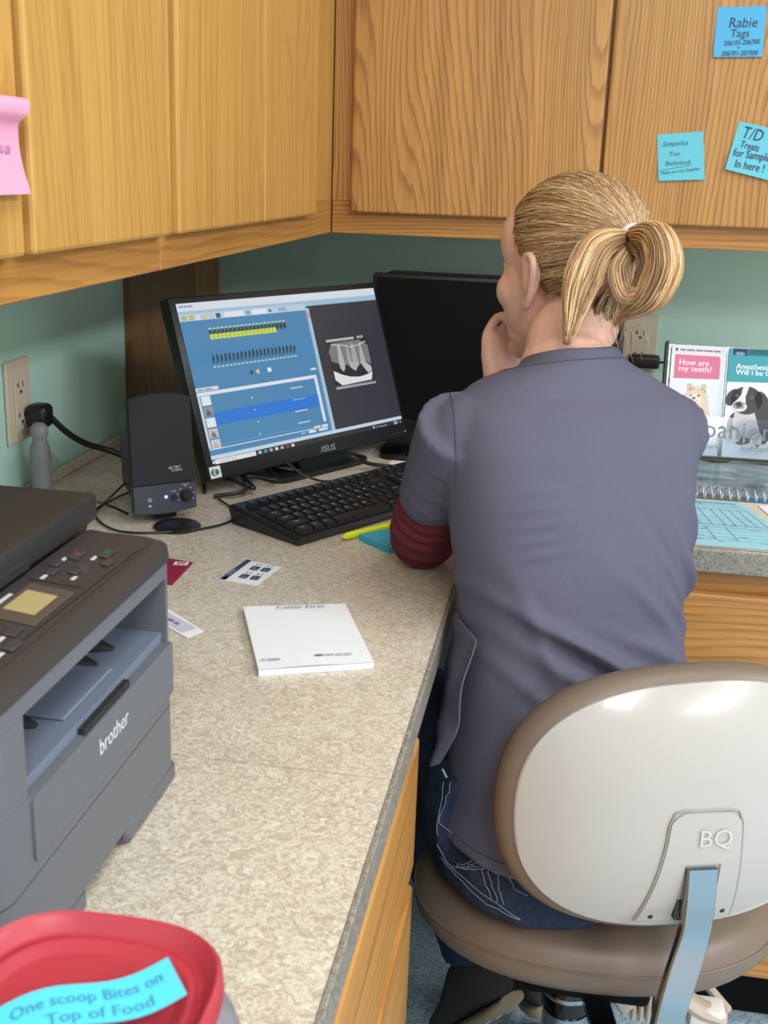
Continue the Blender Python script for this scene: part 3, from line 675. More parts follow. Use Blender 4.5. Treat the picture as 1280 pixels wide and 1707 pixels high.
# ------------------------------------------------------------------ cables on the worktop
def cable(label, pts, r=0.0022, n=8):
    o = MB().tube(catmull(pts, 7), r, 6).build('cable', MT['black'], None, 60); tag(o, label, 'cable', 'black cables behind the speaker and monitors')
cable('thin black cable looping past the speaker foot', [(0.16, -0.80, 0.003), (0.145, -0.86, 0.010), (0.13, -0.93, 0.003), (0.17, -0.99, 0.003), (0.215, -1.005, 0.003), (0.28, -0.975, 0.003), (0.315, -0.93, 0.003), (0.31, -0.88, 0.003), (0.27, -0.83, 0.004)], 0.0016)
cable('thin black cable sagging from speaker to printer', [(0.165, -0.90, 0.042), (0.15, -0.925, 0.024), (0.135, -0.955, 0.008), (0.145, -1.00, 0.003), (0.16, -1.06, 0.003)], 0.0016)
cable('black cable arching up behind the printer lid', [(0.175, -0.93, 0.003), (0.16, -0.955, 0.020), (0.135, -0.975, 0.032), (0.105, -0.995, 0.028), (0.09, -1.03, 0.003)], 0.0016)
cable('tangled black cable under the lit monitor', [(0.26, -0.82, 0.004), (0.30, -0.80, 0.010), (0.285, -0.745, 0.016), (0.33, -0.735, 0.012), (0.30, -0.69, 0.02), (0.35, -0.67, 0.01), (0.33, -0.62, 0.01)], 0.003)
cable('thick black cable coiled left of the monitor base', [(0.24, -0.80, 0.003), (0.225, -0.75, 0.010), (0.27, -0.77, 0.016), (0.31, -0.785, 0.010), (0.26, -0.72, 0.018), (0.22, -0.70, 0.01)], 0.003)
cable('black cable curving from monitor base to keyboard', [(0.41, -0.62, 0.030), (0.445, -0.60, 0.012), (0.47, -0.575, 0.004), (0.498, -0.585, 0.004), (0.513, -0.602, 0.004)], 0.0032)
cable('pale-edged black cable in front of monitor neck', [(0.335, -0.71, 0.035), (0.36, -0.70, 0.014), (0.39, -0.695, 0.004), (0.42, -0.68, 0.004), (0.45, -0.66, 0.004)], 0.0018)

# ------------------------------------------------------------------ papers on the worktop
def sheet(name, label, cat, pts, th_, mat, lift=0.0003):
    pts = [Vector((p[0], p[1], lift)) for p in pts]; c_ = sum(pts, Vector())/len(pts); c_.z = 0
    t_ = thing(name, c_, label, cat); m_ = MB()
    m_.add([p for p in pts] + [p+Vector((0, 0, th_)) for p in pts], [(3, 2, 1, 0), (4, 5, 6, 7), (0, 1, 5, 4), (1, 2, 6, 5), (2, 3, 7, 6), (3, 0, 4, 7)])
    m_.build('sheets', mat, t_); return t_, pts
npd, pt_ = sheet('notepad', 'white notepad headed Cattle First lying on the worktop', 'notepad', [(0.481, -1.377), (0.583, -1.334), (0.526, -1.190), (0.422, -1.226)], 0.006, MT['paper'])
# lifted top sheet
bl, br, tr_, tl = [p + Vector((0, 0, 0.0063)) for p in pt_]; rings = []
for j in range(9):
    t = j/8; a_, b_ = tl.lerp(bl, t), tr_.lerp(br, t); row = []
    for i in range(9):
        s_ = i/8; p = a_.lerp(b_, s_); p.z += 0.0012*t*t*math.sin(math.pi*s_*1.2)**2 + 0.0002; row.append(p)
    rings.append(row)
MB().loft(rings, False, False).build('top_sheet', MT['paper'], npd, 60)
e = Draw(); e.text('Cattle First.', 0.034, -0.0135, 0.0098, (84, 88, 98), sx=1.15); e.bars(0.010, -0.1445, (1.5, 5), 0.0026, (160, 164, 176)); e.rect(0.062, -0.139, 0.070, -0.136, (110, 114, 124)); e.bars(0.0715, -0.1385, (4, 3, 4), 0.0022, (160, 164, 176))
e.z = 0.0022; e.v = [(x, y, 0.0022) for x, y, z in e.v]; e.build('print', frame(tl + Vector((0, 0, 0.0003)), tr_-tl, tl-bl), npd)
cd, pt_ = sheet('card', 'white and navy printed card between keyboard and notepad', 'card', [(0.368, -1.137), (0.414, -1.146), (0.426, -1.078), (0.379, -1.064)], 0.0008, MT['paper'])
bl, br, tr_, tl = pt_; e = Draw(); CW, CH = (tl-bl).length, (br-bl).length
NV = (44, 52, 104)
# long side u runs bl -> tl ; v runs towards br (down)
e.rect(0, -0.007, CW, 0, NV); e.ell(0.006, -0.0045, 0.004, 0.003, (150, 130, 110))
for i, u in enumerate((0.017, 0.030, 0.045, 0.058)):
    pass
for (u, v) in ((0.013, 0.017), (0.013, 0.031), (0.043, 0.017), (0.043, 0.031)): e.rect(u, -v-0.010, u+0.013, -v, NV); e.rect(u+0.016, -v-0.004, u+0.021, -v-0.002, (110, 116, 140)); e.rect(u+0.016, -v-0.008, u+0.024, -v-0.0065, (150, 156, 176))
e.up(); e.bars(0.016, -0.0048, (4, 3), 0.0026, (150, 156, 190))
for (u, v) in ((0.013, 0.017), (0.013, 0.031), (0.043, 0.017), (0.043, 0.031)): e.bars(u+0.0015, -v-0.0045, (2, 2.4), 0.0016, (150, 158, 196)); e.bars(u+0.0015, -v-0.0080, (3,), 0.0016, (150, 158, 196))
Mc = frame(bl + Vector((0, 0, 0.0012)), tl-bl, bl-br)
if Mc.col[2].z < 0: pass
e.build('print', Mc, cd)
mb_, pt_ = sheet('booklet', 'maroon booklet corner poking out behind the printer', 'booklet', [(0.225, -1.150), (0.322, -1.168), (0.3205, -1.092), (0.235, -1.075)], 0.002, plain('maroon_card', (142, 28, 66), 0.5))
e = Draw().rect(0, 0, 0.017, 0.013, (236, 226, 228)).up(); e.bars(0.003, 0.0075, (3,), 0.0035, (170, 90, 106)); e.bars(0.004, 0.0025, (1, 1), 0.0035, (170, 90, 106)); e.build('print', frame((0.3015, -1.108, 0.0026), (1, 0.1, 0), (-0.1, 1, 0)), mb_)
sc_, pt_ = sheet('coupon', 'narrow white and violet coupon beside the printer', 'paper slip', [(0.29, -1.23), (0.387, -1.307), (0.3985, -1.287), (0.305, -1.205)], 0.0006, MT['paper'])
e = Draw(); e.rect(0.003, 0.003, 0.11, 0.021, (206, 200, 222)); e.up(); e.rect(0.012, 0.006, 0.05, 0.017, (160, 150, 186)); e.bars(0.07, 0.009, (2, 1.5), 0.005, (130, 120, 160)); e.build('print', frame(pt_[0] + Vector((0, 0, 0.0009)), pt_[1]-pt_[0], pt_[3]-pt_[0]), sc_)
bp, pt_ = sheet('sticky_pad', 'pad of bright blue sticky notes by the elbow', 'notepad', [(0.541, -0.992), (0.604, -0.945), (0.556, -0.888), (0.496, -0.951)], 0.008, plain('pad_blue', (64, 170, 205), 0.7))
pn = thing('highlighter', (0.51, -0.925, 0), 'yellow highlighter lying beside the blue pad', 'pen')
pa, pb = Vector((0.478, -0.957, 0.0052)), Vector((0.545, -0.868, 0.0052)); dv = (pb-pa).normalized()
MB().tube([pa, pa+dv*0.004, pa+dv*0.075, pa+dv*0.076], [0.0035, 0.0048, 0.0048, 0.003], 12).build('barrel', MT['yellow'], pn, 40)
MB().tube([pa+dv*0.076, pb], [0.005, 0.0046], 12).build('cap', MT['yellow'], pn, 40)
MB().tube([pa-dv*0.003, pa], [0.0015, 0.003], 8).build('tip', MT['yellow'], pn, 40)

# ------------------------------------------------------------------ printer
pr = thing('printer', (0.29, -1.71, 0), 'grey multifunction laser printer with dark lid and control panel', 'printer')
YR, YL, XF, XB = -1.566, -1.850, 0.470, 0.105
def plan(x1, r, y0=YL, y1=YR, xb=XB, rb=0.012):
    out = []
    for cx, cy, a_, q_ in ((x1-r, y1-r, 0, r), (xb+rb, y1-rb, 90, rb), (xb+rb, y0+rb, 180, rb), (x1-r, y0+r, 270, r)):
        for k in range(7):
            t_ = R(a_+90*k/6); out.append((cx+q_*math.cos(t_), cy+q_*math.sin(t_)))
    return out
GAP = 0.0012
# paper cassette (bottom), with a cut-out under the front
low = MB(); low.prism(plan(XF, 0.022), 0.050, None, 0.0195)
low.build('paper_cassette', MT['pgrey'], pr, 40)
for y0, y1 in ((-1.668, YR-0.004), (YL+0.004, -1.736)):
    MB().bev((0.13, y0, 0.0005), (XF-0.001, y1, 0.0194), 0.004, 1).build('foot', MT['pgrey'], pr, 40)
mid = MB(); mid.prism(plan(XF, 0.022), 0.0515, None, 0.0708); mid.build('main_body', MT['pgrey'], pr, 40)
dr = MB().prism(rrect(-1.806, 0.0795, -1.5805, 0.1210, 0.004), 0.0022, frame((XF-0.0005, 0, 0), (0, 1, 0), (0, 0, 1))).build('front_cover', MT['pgrey'], pr, 40)
MB().box((XF-0.004, -1.735, 0.1212), (XF+0.0004, -1.661, 0.1258)).build('grip_recess', MT['slot'], pr)
Draw().text('brother', -0.001, 0, 0.0165, (206, 210, 220), sx=0.92, bold=0.0003).build('logo', frame((XF+0.0020, -1.716, 0.0985), (0, 1, 0), (0, 0, 1)), dr)
# output bay: floor, sides, back, upper bar
MB().box((XB, -1.809, 0.1225), (XF-0.004, -1.588, 0.130)).build('output_tray', MT['pgrey2'], pr)
MB().bev((0.395, -1.735, 0.1301), (0.458, -1.660, 0.1325), 0.001, 1).build('tray_flap', MT['pgrey2'], pr)
for yy in (-1.627, -1.655, -1.745, -1.775):
    MB().tube([(0.37, yy, 0.131), (0.43, yy, 0.1315), (0.445, yy, 0.131)], [0.009, 0.009, 0.002], 8, flat=0.8, up=(0, 0, 1)).build('paper_guide', MT['slot'], pr, 40)
up_ = MB(); up_.prism([p for p in plan(XF, 0.022)], 0.0, None, 0.1225) if False else None
MB().prism([(XF, -1.5885)] + [p for p in plan(XF, 0.022)[:7]] + [(XB, YR), (XB, -1.5885)], 0.0495, None, 0.1225).build('side_wall', MT['pgrey'], pr, 40)
pl_ = plan(XF, 0.022)
MB().prism([(XB, -1.8085), (XB, YL)] + pl_[21:] + [(XF, -1.8085)], 0.0495, None, 0.1225).build('side_wall', MT['pgrey'], pr, 40)
MB().box((XB, -1.8084, 0.1301), (0.30, -1.5886, 0.1719)).build('bay_back', MT['slot'], pr)
MB().prism(plan(XF, 0.022), 0.0112, None, 0.1722).build('upper_bar', MT['pgrey'], pr, 40)
# dark scanner deck with sloping control panel
dk = MB(); ra = [(x, y, 0.1840) for x, y in plan(XF+0.001, 0.020, YL-0.001, YR+0.001)]; rb_ = [(x, y, 0.1935 if x > 0.40 else 0.200) for x, y in plan(XF, 0.020)]; rc_ = [(x, y, 0.1965 if x > 0.40 else 0.205) for x, y in plan(XF-0.006, 0.018, YL+0.005, YR-0.005)]
dk.loft([ra, rb_, rc_]); deck = dk.build('scanner_deck', MT['charcoal'], pr, 35)
ZP = 0.2012
PM = frame((0.412, -1.846, 0.2030), (0, 1, 0), Vector((-0.052, 0, 0.0062)))     # u along y, v up-panel (towards lid)
pan = MB(); pan.prism(rrect(0.018, -0.047, 0.262, 0.001, 0.006), 0.0014, PM, -0.0012); cpn = pan.build('control_panel', MT['charcoal'], pr, 35)
def btn(u, v, w_, h_, mat, name='button'): return MB().bev((u, v, 0.0002), (u+w_, v+h_, 0.0022), 0.0007, 1, PM).build(name, mat, cpn)
bm_ = plain('button_dark', (56, 56, 62), 0.4)
btn(0.185, -0.008, 0.018, 0.007, plain('stop_red', (190, 74, 88), 0.5)) if False else None
btn(0.200, -0.018, 0.016, 0.008, bm_); btn(0.213, -0.034, 0.016, 0.008, bm_)
btn(0.204, -0.0165, 0.0075, 0.005, plain('stop_red', (206, 84, 98), 0.5)); btn(0.217, -0.0325, 0.0085, 0.005, plain('start_green', (60, 150, 130), 0.5))
MB().lathe([(0.0055, 0), (0.005, 0.0028), (0.001, 0.003)], 16, PM @ Matrix.Translation((0.189, -0.027, 0))).build('button', bm_, cpn, 40)
for u, v in ((0.168, -0.016), (0.176, -0.028), (0.182, -0.012), (0.200, -0.040)): btn(u, v, 0.011, 0.006, bm_)
for u, v in ((0.075, -0.036), (0.058, -0.044)): btn(u, v, 0.013, 0.007, bm_)
btn(0.060, -0.026, 0.013, 0.010, plain('wifi_mint', (176, 222, 220), 0.5), 'wireless_button')
MB().bev((0.094, -0.039, 0.0002), (0.150, -0.009, 0.0012), 0.0005, 1, PM).build('display_bezel', plain('bezel_brown', (82, 72, 66), 0.4), cpn)
MB().bev((0.106, -0.033, 0.0013), (0.138, -0.013, 0.0018), 0.0003, 1, PM).build('display', MT['lcd'], cpn)
e = Draw()
for u, v, w_ in ((0.192, -0.011, 0.010), (0.206, -0.027, 0.009), (0.160, -0.013, 0.008), (0.168, -0.030, 0.007), (0.066, -0.032, 0.008), (0.046, -0.041, 0.010), (0.1, -0.008, 0.030)): e.rect(u, v, u+w_, v+0.0028, (196, 198, 204))
e.line([(0.156, -0.004), (0.160, -0.040)], 0.0012, (30, 28, 30)); e.line([(0.03, -0.0405), (0.24, -0.0455)], 0.0009, (30, 28, 30))
e.build('panel_print', PM @ Matrix.Translation((0, 0, 0.0005)), cpn)
ld = MB(); ld.bev((XB, YL+0.002, 0.2062), (0.4135, YR-0.004, 0.2275), 0.004, 2); lid = ld.build('scanner_lid', MT['lid_black'], pr, 35)
MB().bev((0.385, -1.76, 0.2055), (0.4145, -1.68, 0.2150), 0.002, 1).build('lid_grip', MT['slot'], lid)

# ------------------------------------------------------------------ tub with red lid
tu = thing('storage_tub', (0.571, -1.962, 0), 'grey tub with a red lid at the near worktop end', 'tub')
TC = (0.566, -1.963)
def trg(a_, p_, z): return [(TC[0]+x, TC[1]+y, z) for x, y in superell(a_, a_, p_, 56, R(0))]
MB().loft([trg(0.046, 3, 0.0006), trg(0.050, 3, 0.004), trg(0.060, 3, 0.06), trg(0.067, 3, 0.085), trg(0.062, 3, 0.104), trg(0.052, 3, 0.118)]).build('tub_body', MT['tub'], tu, 50)
MB().tube(catmull([(TC[0]+0.050, TC[1]+0.03, 0.098), (TC[0]+0.064, TC[1]+0.022, 0.090), (TC[0]+0.066, TC[1]-0.005, 0.085), (TC[0]+0.060, TC[1]-0.03, 0.09)], 5), 0.005, 8).build('grip', MT['tub'], tu, 60)
MB().loft([trg(0.0530, 3, 0.1185), trg(0.0560, 3, 0.119), trg(0.0572, 3, 0.123), trg(0.0565, 3, 0.131), trg(0.0545, 3, 0.1335), trg(0.0525, 3, 0.132), trg(0.0505, 2.8, 0.1260), trg(0.0475, 2.7, 0.1252), trg(0.0455, 2.7, 0.1275), trg(0.0435, 2.6, 0.1272), trg(0.0405, 2.5, 0.1240), trg(0.0380, 2.5, 0.1238)]).build('lid', MT['red'], tu, 60)
nt = thing('sticky_note', (0.575, -1.965, 0.13), 'bright cyan note with handwriting on the red lid', 'sticky note')
NA, NB = Vector((0.5475, -1.988, 0.1345)), Vector((0.6035, -1.945, 0.1350)); nd = (NB-NA).normalized(); nq = Vector((-nd.y, nd.x, 0))
rg = []
for i in range(15):
    t = i/14; c_ = NA.lerp(NB, t) + Vector((0, 0, 0.0016*math.sin(t*math.pi*2.2)+0.0008)); sh = nq*(0.0022*math.sin(t*6.0))
    w_ = 0.0125
    rg.append([c_ - nq*w_ + sh, c_ + nq*w_ + sh, c_ + nq*w_ + sh + Vector((0, 0, 0.0003)), c_ - nq*w_ + sh + Vector((0, 0, 0.0003))])
MB().loft(rg).build('sheet', plain('cyan_note', (82, 204, 236), 0.7), nt, 50)
e = Draw(); e.text('One scoop Bites on', 0.004, 0.001, 0.0092, (62, 140, 172), 0.1, 0, 0.82, 0.0001); e.text('Top of Food', 0.016, -0.0095, 0.0092, (62, 140, 172), 0.1, 0, 0.9, 0.0001)
LN = (NB-NA).length
e.v = [(x, y + 0.0022*math.sin(6*x/LN), 0.0016*math.sin(x/LN*math.pi*2.2)+0.0013) for x, y, z in e.v]
e.build('handwriting', frame(NA, nd, nq), nt)

# ------------------------------------------------------------------ brochure holder and brochures
BO = Vector((0.917, -0.376, 0.0122)); BUP = Vector((0, 0.058, 0.180)).normalized()
BM = frame(BO, (1, 0, 0), BUP)
hl = thing('brochure_holder', (1.03, -0.34, 0), 'clear acrylic brochure holder standing on the right worktop', 'brochure holder')
MB().box((-0.004, -0.003, -0.024), (0.29, 0.190, -0.022), BM).build('back_panel', MT['clear'], hl)
for u in (-0.004, 0.0915, 0.188): MB().box((u, -0.003, -0.022), (u+0.0022, 0.185 if u < 0 else 0.187, 0.006), BM).build('divider', MT['clear'], hl)
MB().box((-0.004, -0.003, 0.006), (0.29, 0.066, 0.0075), BM).build('front_pocket', MT['clear'], hl)
MB().box((-0.004, -0.0036, -0.024), (0.29, -0.003, 0.0075), BM).build('shelf', MT['gloss_black'], hl)
MB().bev((-0.010, 0.03, -0.026), (-0.0045, 0.192, 0.0), 0.001, 1, BM).build('side_panel', MT['black'], hl)
e = Draw(); GR = (118, 122, 138)
e.text('companion', -0.012, 0.030, 0.045, GR, sx=0.95)
for x in (0.085, 0.10, 0.112, 0.128, 0.14, 0.155, 0.166, 0.18): e.poly([(x, 0.030), (x+0.003, 0.030), (x+0.0018, 0.021)], (176, 178, 190))
e.text('midmark', 0.045, 0.0115, 0.0125, (110, 114, 128)); e.text('midmark', 0.125, 0.0115, 0.0135, (110, 114, 128)); e.poly([(0.1485, 0.021), (0.1505, 0.0235), (0.152, 0.022), (0.1535, 0.0235), (0.1555, 0.021), (0.152, 0.018)], (110, 50, 70))
e.build('lettering', BM @ Matrix.Translation((0, 0, 0.0078)), hl)
def brochure(label, u, draw, zz=0.0):
    t_ = thing('brochure', BM @ Vector((u+0.044, 0, 0)), label, 'brochure', 'brochures in the acrylic holder')
    MB().box((u, 0.0, -0.016), (u+0.0885, 0.186, -0.004), BM).build('leaflets', MT['paper'], t_)
    dd = Draw(); draw(dd); dd.build('cover_print', BM @ Matrix.Translation((u, 0, -0.0037)), t_)
def pom(d_):
    d_.rect(0, 0, 0.0885, 0.186, (226, 232, 242)).up(); d_.poly([(0.006, 0.129), (0.082, 0.131), (0.082, 0.166), (0.079, 0.170), (0.006, 0.170)], (214, 110, 148)); d_.rect(0, 0.171, 0.0885, 0.186, (222, 218, 232)); d_.ell(0.008, 0.1785, 0.0022, 0.003, (70, 70, 90)); d_.up()
    d_.bars(0.014, 0.1768, (3, 4.5, 4, 5, 3.5), 0.0030, (120, 116, 136)); d_.text('How are', 0.013, 0.1525, 0.0142, (248, 236, 242), bold=0.0002); d_.text('my teeth?', 0.013, 0.1420, 0.0142, (248, 236, 242), bold=0.0002)
    C1, C2, C3 = (222, 206, 184), (206, 188, 164), (236, 226, 212)
    d_.ell(0.050, 0.062, 0.022, 0.034, C1, 24); d_.ell(0.047, 0.035, 0.017, 0.022, C3, 20); d_.up(); d_.ell(0.046, 0.098, 0.019, 0.0175, C1, 24); d_.poly([(0.031, 0.108), (0.030, 0.120), (0.036, 0.122), (0.042, 0.113)], C2); d_.poly([(0.050, 0.113), (0.056, 0.122), (0.062, 0.120), (0.061, 0.106)], C2); d_.up()
    d_.ell(0.043, 0.0945, 0.012, 0.009, C3); d_.ell(0.037, 0.101, 0.0022, 0.002, (70, 56, 50), 10); d_.ell(0.050, 0.101, 0.0022, 0.002, (70, 56, 50), 10); d_.up(); d_.ell(0.0425, 0.0965, 0.0028, 0.0022, (90, 74, 74), 10); d_.line([(0.037, 0.091), (0.0425, 0.089), (0.049, 0.092)], 0.0012, (140, 110, 100))
    for k in range(26): t_ = k/26*2*math.pi; d_.poly([(0.048+0.017*math.cos(t_), 0.08+0.03*math.sin(t_)), (0.048+0.0235*math.cos(t_+0.1), 0.08+0.041*math.sin(t_+0.1)), (0.048+0.017*math.cos(t_+0.25), 0.08+0.03*math.sin(t_+0.25))], C1)
def collie(d_):
    BK, WH, GY = (44, 46, 54), (224, 220, 222), (206, 196, 198)
    d_.rect(0, 0, 0.0885, 0.186, (232, 236, 244)).up(); d_.poly([(0.0, 0.128), (0.0885, 0.131), (0.0885, 0.186), (0, 0.186)], (40, 152, 166)); d_.rect(0.006, 0.174, 0.030, 0.186, (36, 56, 110)); d_.poly([(0.0, 0.174), (0.0885, 0.175), (0.0885, 0.186), (0.031, 0.186), (0.031, 0.175)], (30, 128, 146)); d_.up()
    d_.ell(0.018, 0.177, 0.008, 0.003, (120, 140, 190)); d_.ell(0.078, 0.178, 0.007, 0.005, (230, 240, 244)); d_.text('Anesthesia:', 0.013, 0.1515, 0.0128, (240, 248, 250), bold=0.0002); d_.text('Will I be OK?', 0.013, 0.1415, 0.0128, (240, 248, 250), bold=0.0002)
    d_.ell(0.030, 0.052, 0.026, 0.030, BK, 24); d_.ell(0.062, 0.055, 0.022, 0.030, BK, 24); d_.up(); d_.poly([(0.016, 0.078), (0.048, 0.080), (0.058, 0.05), (0.046, 0.034), (0.028, 0.036), (0.014, 0.055)], GY); d_.ell(0.018, 0.036, 0.011, 0.011, WH); d_.ell(0.054, 0.034, 0.011, 0.011, WH); d_.up()
    d_.ell(0.034, 0.098, 0.026, 0.024, BK, 24); d_.ell(0.011, 0.102, 0.010, 0.016, BK, 16, -0.5); d_.ell(0.060, 0.096, 0.011, 0.020, BK, 16, 0.4); d_.up(); d_.poly([(0.027, 0.122), (0.037, 0.122), (0.032, 0.104), (0.033, 0.094), (0.030, 0.083), (0.014, 0.083), (0.012, 0.092), (0.020, 0.100), (0.025, 0.108)], WH); d_.ell(0.023, 0.087, 0.0125, 0.009, WH); d_.up()
    d_.ell(0.022, 0.0905, 0.0052, 0.0046, (34, 32, 36), 14); d_.ell(0.018, 0.1055, 0.0028, 0.0026, (110, 112, 120), 10); d_.ell(0.042, 0.103, 0.003, 0.0026, (110, 112, 120), 10); d_.up(); d_.ell(0.018, 0.1055, 0.0016, 0.0016, (16, 16, 20), 8); d_.ell(0.042, 0.103, 0.0016, 0.0016, (16, 16, 20), 8)
brochure('pink-topped brochure with a cream dog, How are my teeth', 0.001, pom)
brochure('teal-topped brochure with a black and white puppy', 0.0965, collie)

# ------------------------------------------------------------------ wrapped magazine, spiral notebook, blue form
mg = thing('wrapped_magazine', (1.07, -0.50, 0), 'plastic-wrapped magazine lying in front of the brochures', 'magazine')
m, t, b = mat_new('magazine_cover'); n_ = t.nodes.new('ShaderNodeTexNoise'); n_.inputs['Scale'].default_value = 1.0; n_.inputs['Detail'].default_value = 5; n_.inputs['Distortion'].default_value = 0.6
tc_ = t.nodes.new('ShaderNodeTexCoord'); mp = t.nodes.new('ShaderNodeMapping'); mp.inputs['Scale'].default_value = (13, 46, 10); t.links.new(tc_.outputs['Object'], mp.inputs[0]); t.links.new(mp.outputs[0], n_.inputs['Vector'])
rp = t.nodes.new('ShaderNodeValToRGB'); rp.color_ramp.elements[0].position = 0.3; rp.color_ramp.elements[0].color = rgb(62, 84, 96); rp.color_ramp.elements[1].position = 0.68; rp.color_ramp.elements[1].color = rgb(206, 220, 224)
k_ = rp.color_ramp.elements.new(0.48); k_.color = rgb(138, 158, 164); t.links.new(n_.outputs['Fac'], rp.inputs[0]); t.links.new(rp.outputs[0], b.inputs['Base Color']); b.inputs['Roughness'].default_value = 0.2
MB().bev((0.93, -0.600, 0.0006), (1.24, -0.400, 0.005), 0.001, 1).build('pages', m, mg)
vs, fs = [], []
for j in range(13):
    for i in range(25):
        x, y = 0.925+0.32*i/24, -0.605+0.215*j/12
        vs.append((x, y, 0.0066 + 0.006*abs(noise.noise(Vector((x*22+y*14, y*40-x*9, 2))))))
for j in range(12):
    for i in range(24): fs.append((j*25+i, j*25+i+1, (j+1)*25+i+1, (j+1)*25+i))
MB().add(vs, fs).build('plastic_wrap', MT['wrap'], mg, 30)
nbk = thing('spiral_notebook', (1.09, -0.75, 0), 'open spiral-bound notebook under the blue form', 'notebook')
MB().bev((0.915, -0.862, 0.0006), (1.30, -0.632, 0.004), 0.001, 1).build('pages', plain('cream_pages', (214, 202, 186), 0.6), nbk)
MB().box((0.935, -0.630, 0.0006), (1.02, -0.603, 0.0025)).build('tab_strip', plain('grey_tab', (120, 116, 110), 0.6), nbk)
MB().box((1.0205, -0.630, 0.0006), (1.30, -0.603, 0.0025)).build('tab_strip', plain('blue_tab', (54, 120, 190), 0.5), nbk)
hx = []
for k in range(30*14):
    a_ = 2*math.pi*k/14; hx.append((0.94 + 0.0125*k/14, -0.622 + 0.0105*math.cos(a_), 0.0115 + 0.0100*math.sin(a_)))
MB().tube(hx, 0.0011, 6).build('spiral_wire', MT['wire'], nbk, 60)
fm = thing('paper_form', (0.99, -0.75, 0.0045), 'light blue printed form in front of the brochures', 'form')
FO = [Vector((0.870, -0.866, 0.0046)), Vector((1.068, -0.8635, 0.0046)), Vector((1.012, -0.640, 0.0046)), Vector((0.86, -0.640, 0.0046))]
MB().add([p for p in FO] + [p + Vector((0, 0, 0.0008)) for p in FO], [(3, 2, 1, 0), (4, 5, 6, 7), (0, 1, 5, 4), (1, 2, 6, 5), (2, 3, 7, 6), (3, 0, 4, 7)]).build('sheet', plain('form_blue', (158, 208, 226), 0.6), fm)
e = Draw(); K = (70, 110, 140)
def fq(u, v): p = FO[3].lerp(FO[2], u).lerp(FO[0].lerp(FO[1], u), v); return (p.x-FO[0].x, p.y-FO[0].y)
for v in (0.10, 0.16, 0.22, 0.40, 0.48, 0.54, 0.57, 0.68, 0.75, 0.82, 0.88): e.line([fq(0.05, v), fq(0.94, v)], 0.0007, (110, 160, 186))
for v in (0.22, 0.57, 0.62): e.line([fq(0.05, v), fq(0.94, v)], 0.0010, K)
for u in (0.1, 0.2, 0.32, 0.43, 0.52, 0.62, 0.70, 0.78, 0.86, 0.94): e.line([fq(u, 0.22), fq(u, 0.57)], 0.0009, K)
for u in (0.3, 0.45, 0.6): e.line([fq(u, 0.62), fq(u, 0.88)], 0.0009, K)
for k in range(34): u, v = rnd.random()*0.8+0.05, 0.06+rnd.random()*0.85; e.line([fq(u, v), fq(u+0.03+0.04*rnd.random(), v)], 0.0012, (88, 130, 158))
e.line([fq(0.5, 0.06), fq(0.92, 0.065)], 0.0024, (58, 80, 100))
e.build('print', Matrix.Translation(FO[0] + Vector((0, 0, 0.0010))), fm)
wp = MB().add([(1.062, -0.80, 0.0046), (1.25, -0.82, 0.0046), (1.24, -0.645, 0.0046), (1.035, -0.648, 0.0046), (1.062, -0.80, 0.0052), (1.25, -0.82, 0.0052), (1.24, -0.645, 0.0052), (1.035, -0.648, 0.0052)], [(3, 2, 1, 0), (4, 5, 6, 7), (0, 1, 5, 4), (1, 2, 6, 5), (2, 3, 7, 6), (3, 0, 4, 7)]).build('leaflet', MT['paper'], None)
tag(wp, 'white leaflet lying right of the blue form', 'leaflet')

# ================================================================== stool
ch = thing('stool', (0.82, -1.175, FLOOR), 'taupe padded stool with white shell backrest under the woman', 'stool')
CX, CY = 0.820, -1.175
def srg(s_, z, p_=2.2): return [(CX+x, CY+y + 0.035*(x/0.2)*0.3, z) for x, y in superell(0.203*s_, 0.158*s_, p_, 64)]
MB().loft([srg(0.05, -0.282), srg(0.4, -0.281), srg(0.7, -0.282), srg(0.88, -0.288), srg(0.96, -0.298), srg(0.995, -0.3115)]).build('seat', MT['vinyl'], ch, 60)
MB().loft([srg(0.995, -0.3116), srg(1.003, -0.319), srg(0.992, -0.330), srg(0.95, -0.341), srg(0.87, -0.346), srg(0.05, -0.346)]).build('seat_side', MT['vinyl'], ch, 50)
MB().tube([Vector(p)*1 for p in srg(1.0, -0.3118)] + [srg(1.0, -0.3118)[0]], 0.0011, 5).build('seat_piping', MT['vinyl'], ch, 60)
MB().lathe([(0.05, -0.375), (0.13, -0.3465)], 32, Matrix.Translation((CX, CY, 0))).build('seat_pan', MT['mat_black'], ch, 40)
# backrest
by_ = R(16.0); BX = Vector((math.cos(by_), math.sin(by_), 0)); BZ = Vector((math.sin(by_), -math.cos(by_), 0.10)).normalized(); BY = BZ.cross(BX)
BC = Vector((0.878, -1.360, -0.093)); BKM = frame(BC, BX, BY)
def bout(sx, sy, n=64):
    out = []
    for x, y in superell(sx, sy, 2.5, n):
        y2 = y + (0.010*(x/0.16) if y > 0 else 0.004*(x/0.16)); out.append((x, y2))
    return out
def curve(x): return 0.32*x*x*0 - 0.55*x*x        # sides wrap away from the viewer
def bring(sx, sy, z): return [BKM @ Vector((x, y, z + curve(x))) for x, y in bout(sx, sy)]
MB().loft([bring(0.02, 0.02, -0.052), bring(0.13, 0.095, -0.050), bring(0.155, 0.118, -0.043), bring(0.166, 0.1275, -0.028), bring(0.168, 0.129, -0.014), bring(0.163, 0.124, -0.003), bring(0.152, 0.113, 0.002), bring(0.02, 0.02, 0.002)]).build('backrest_cushion', MT['vinyl'], ch, 60)
SHX, SHY = 0.158, 0.119
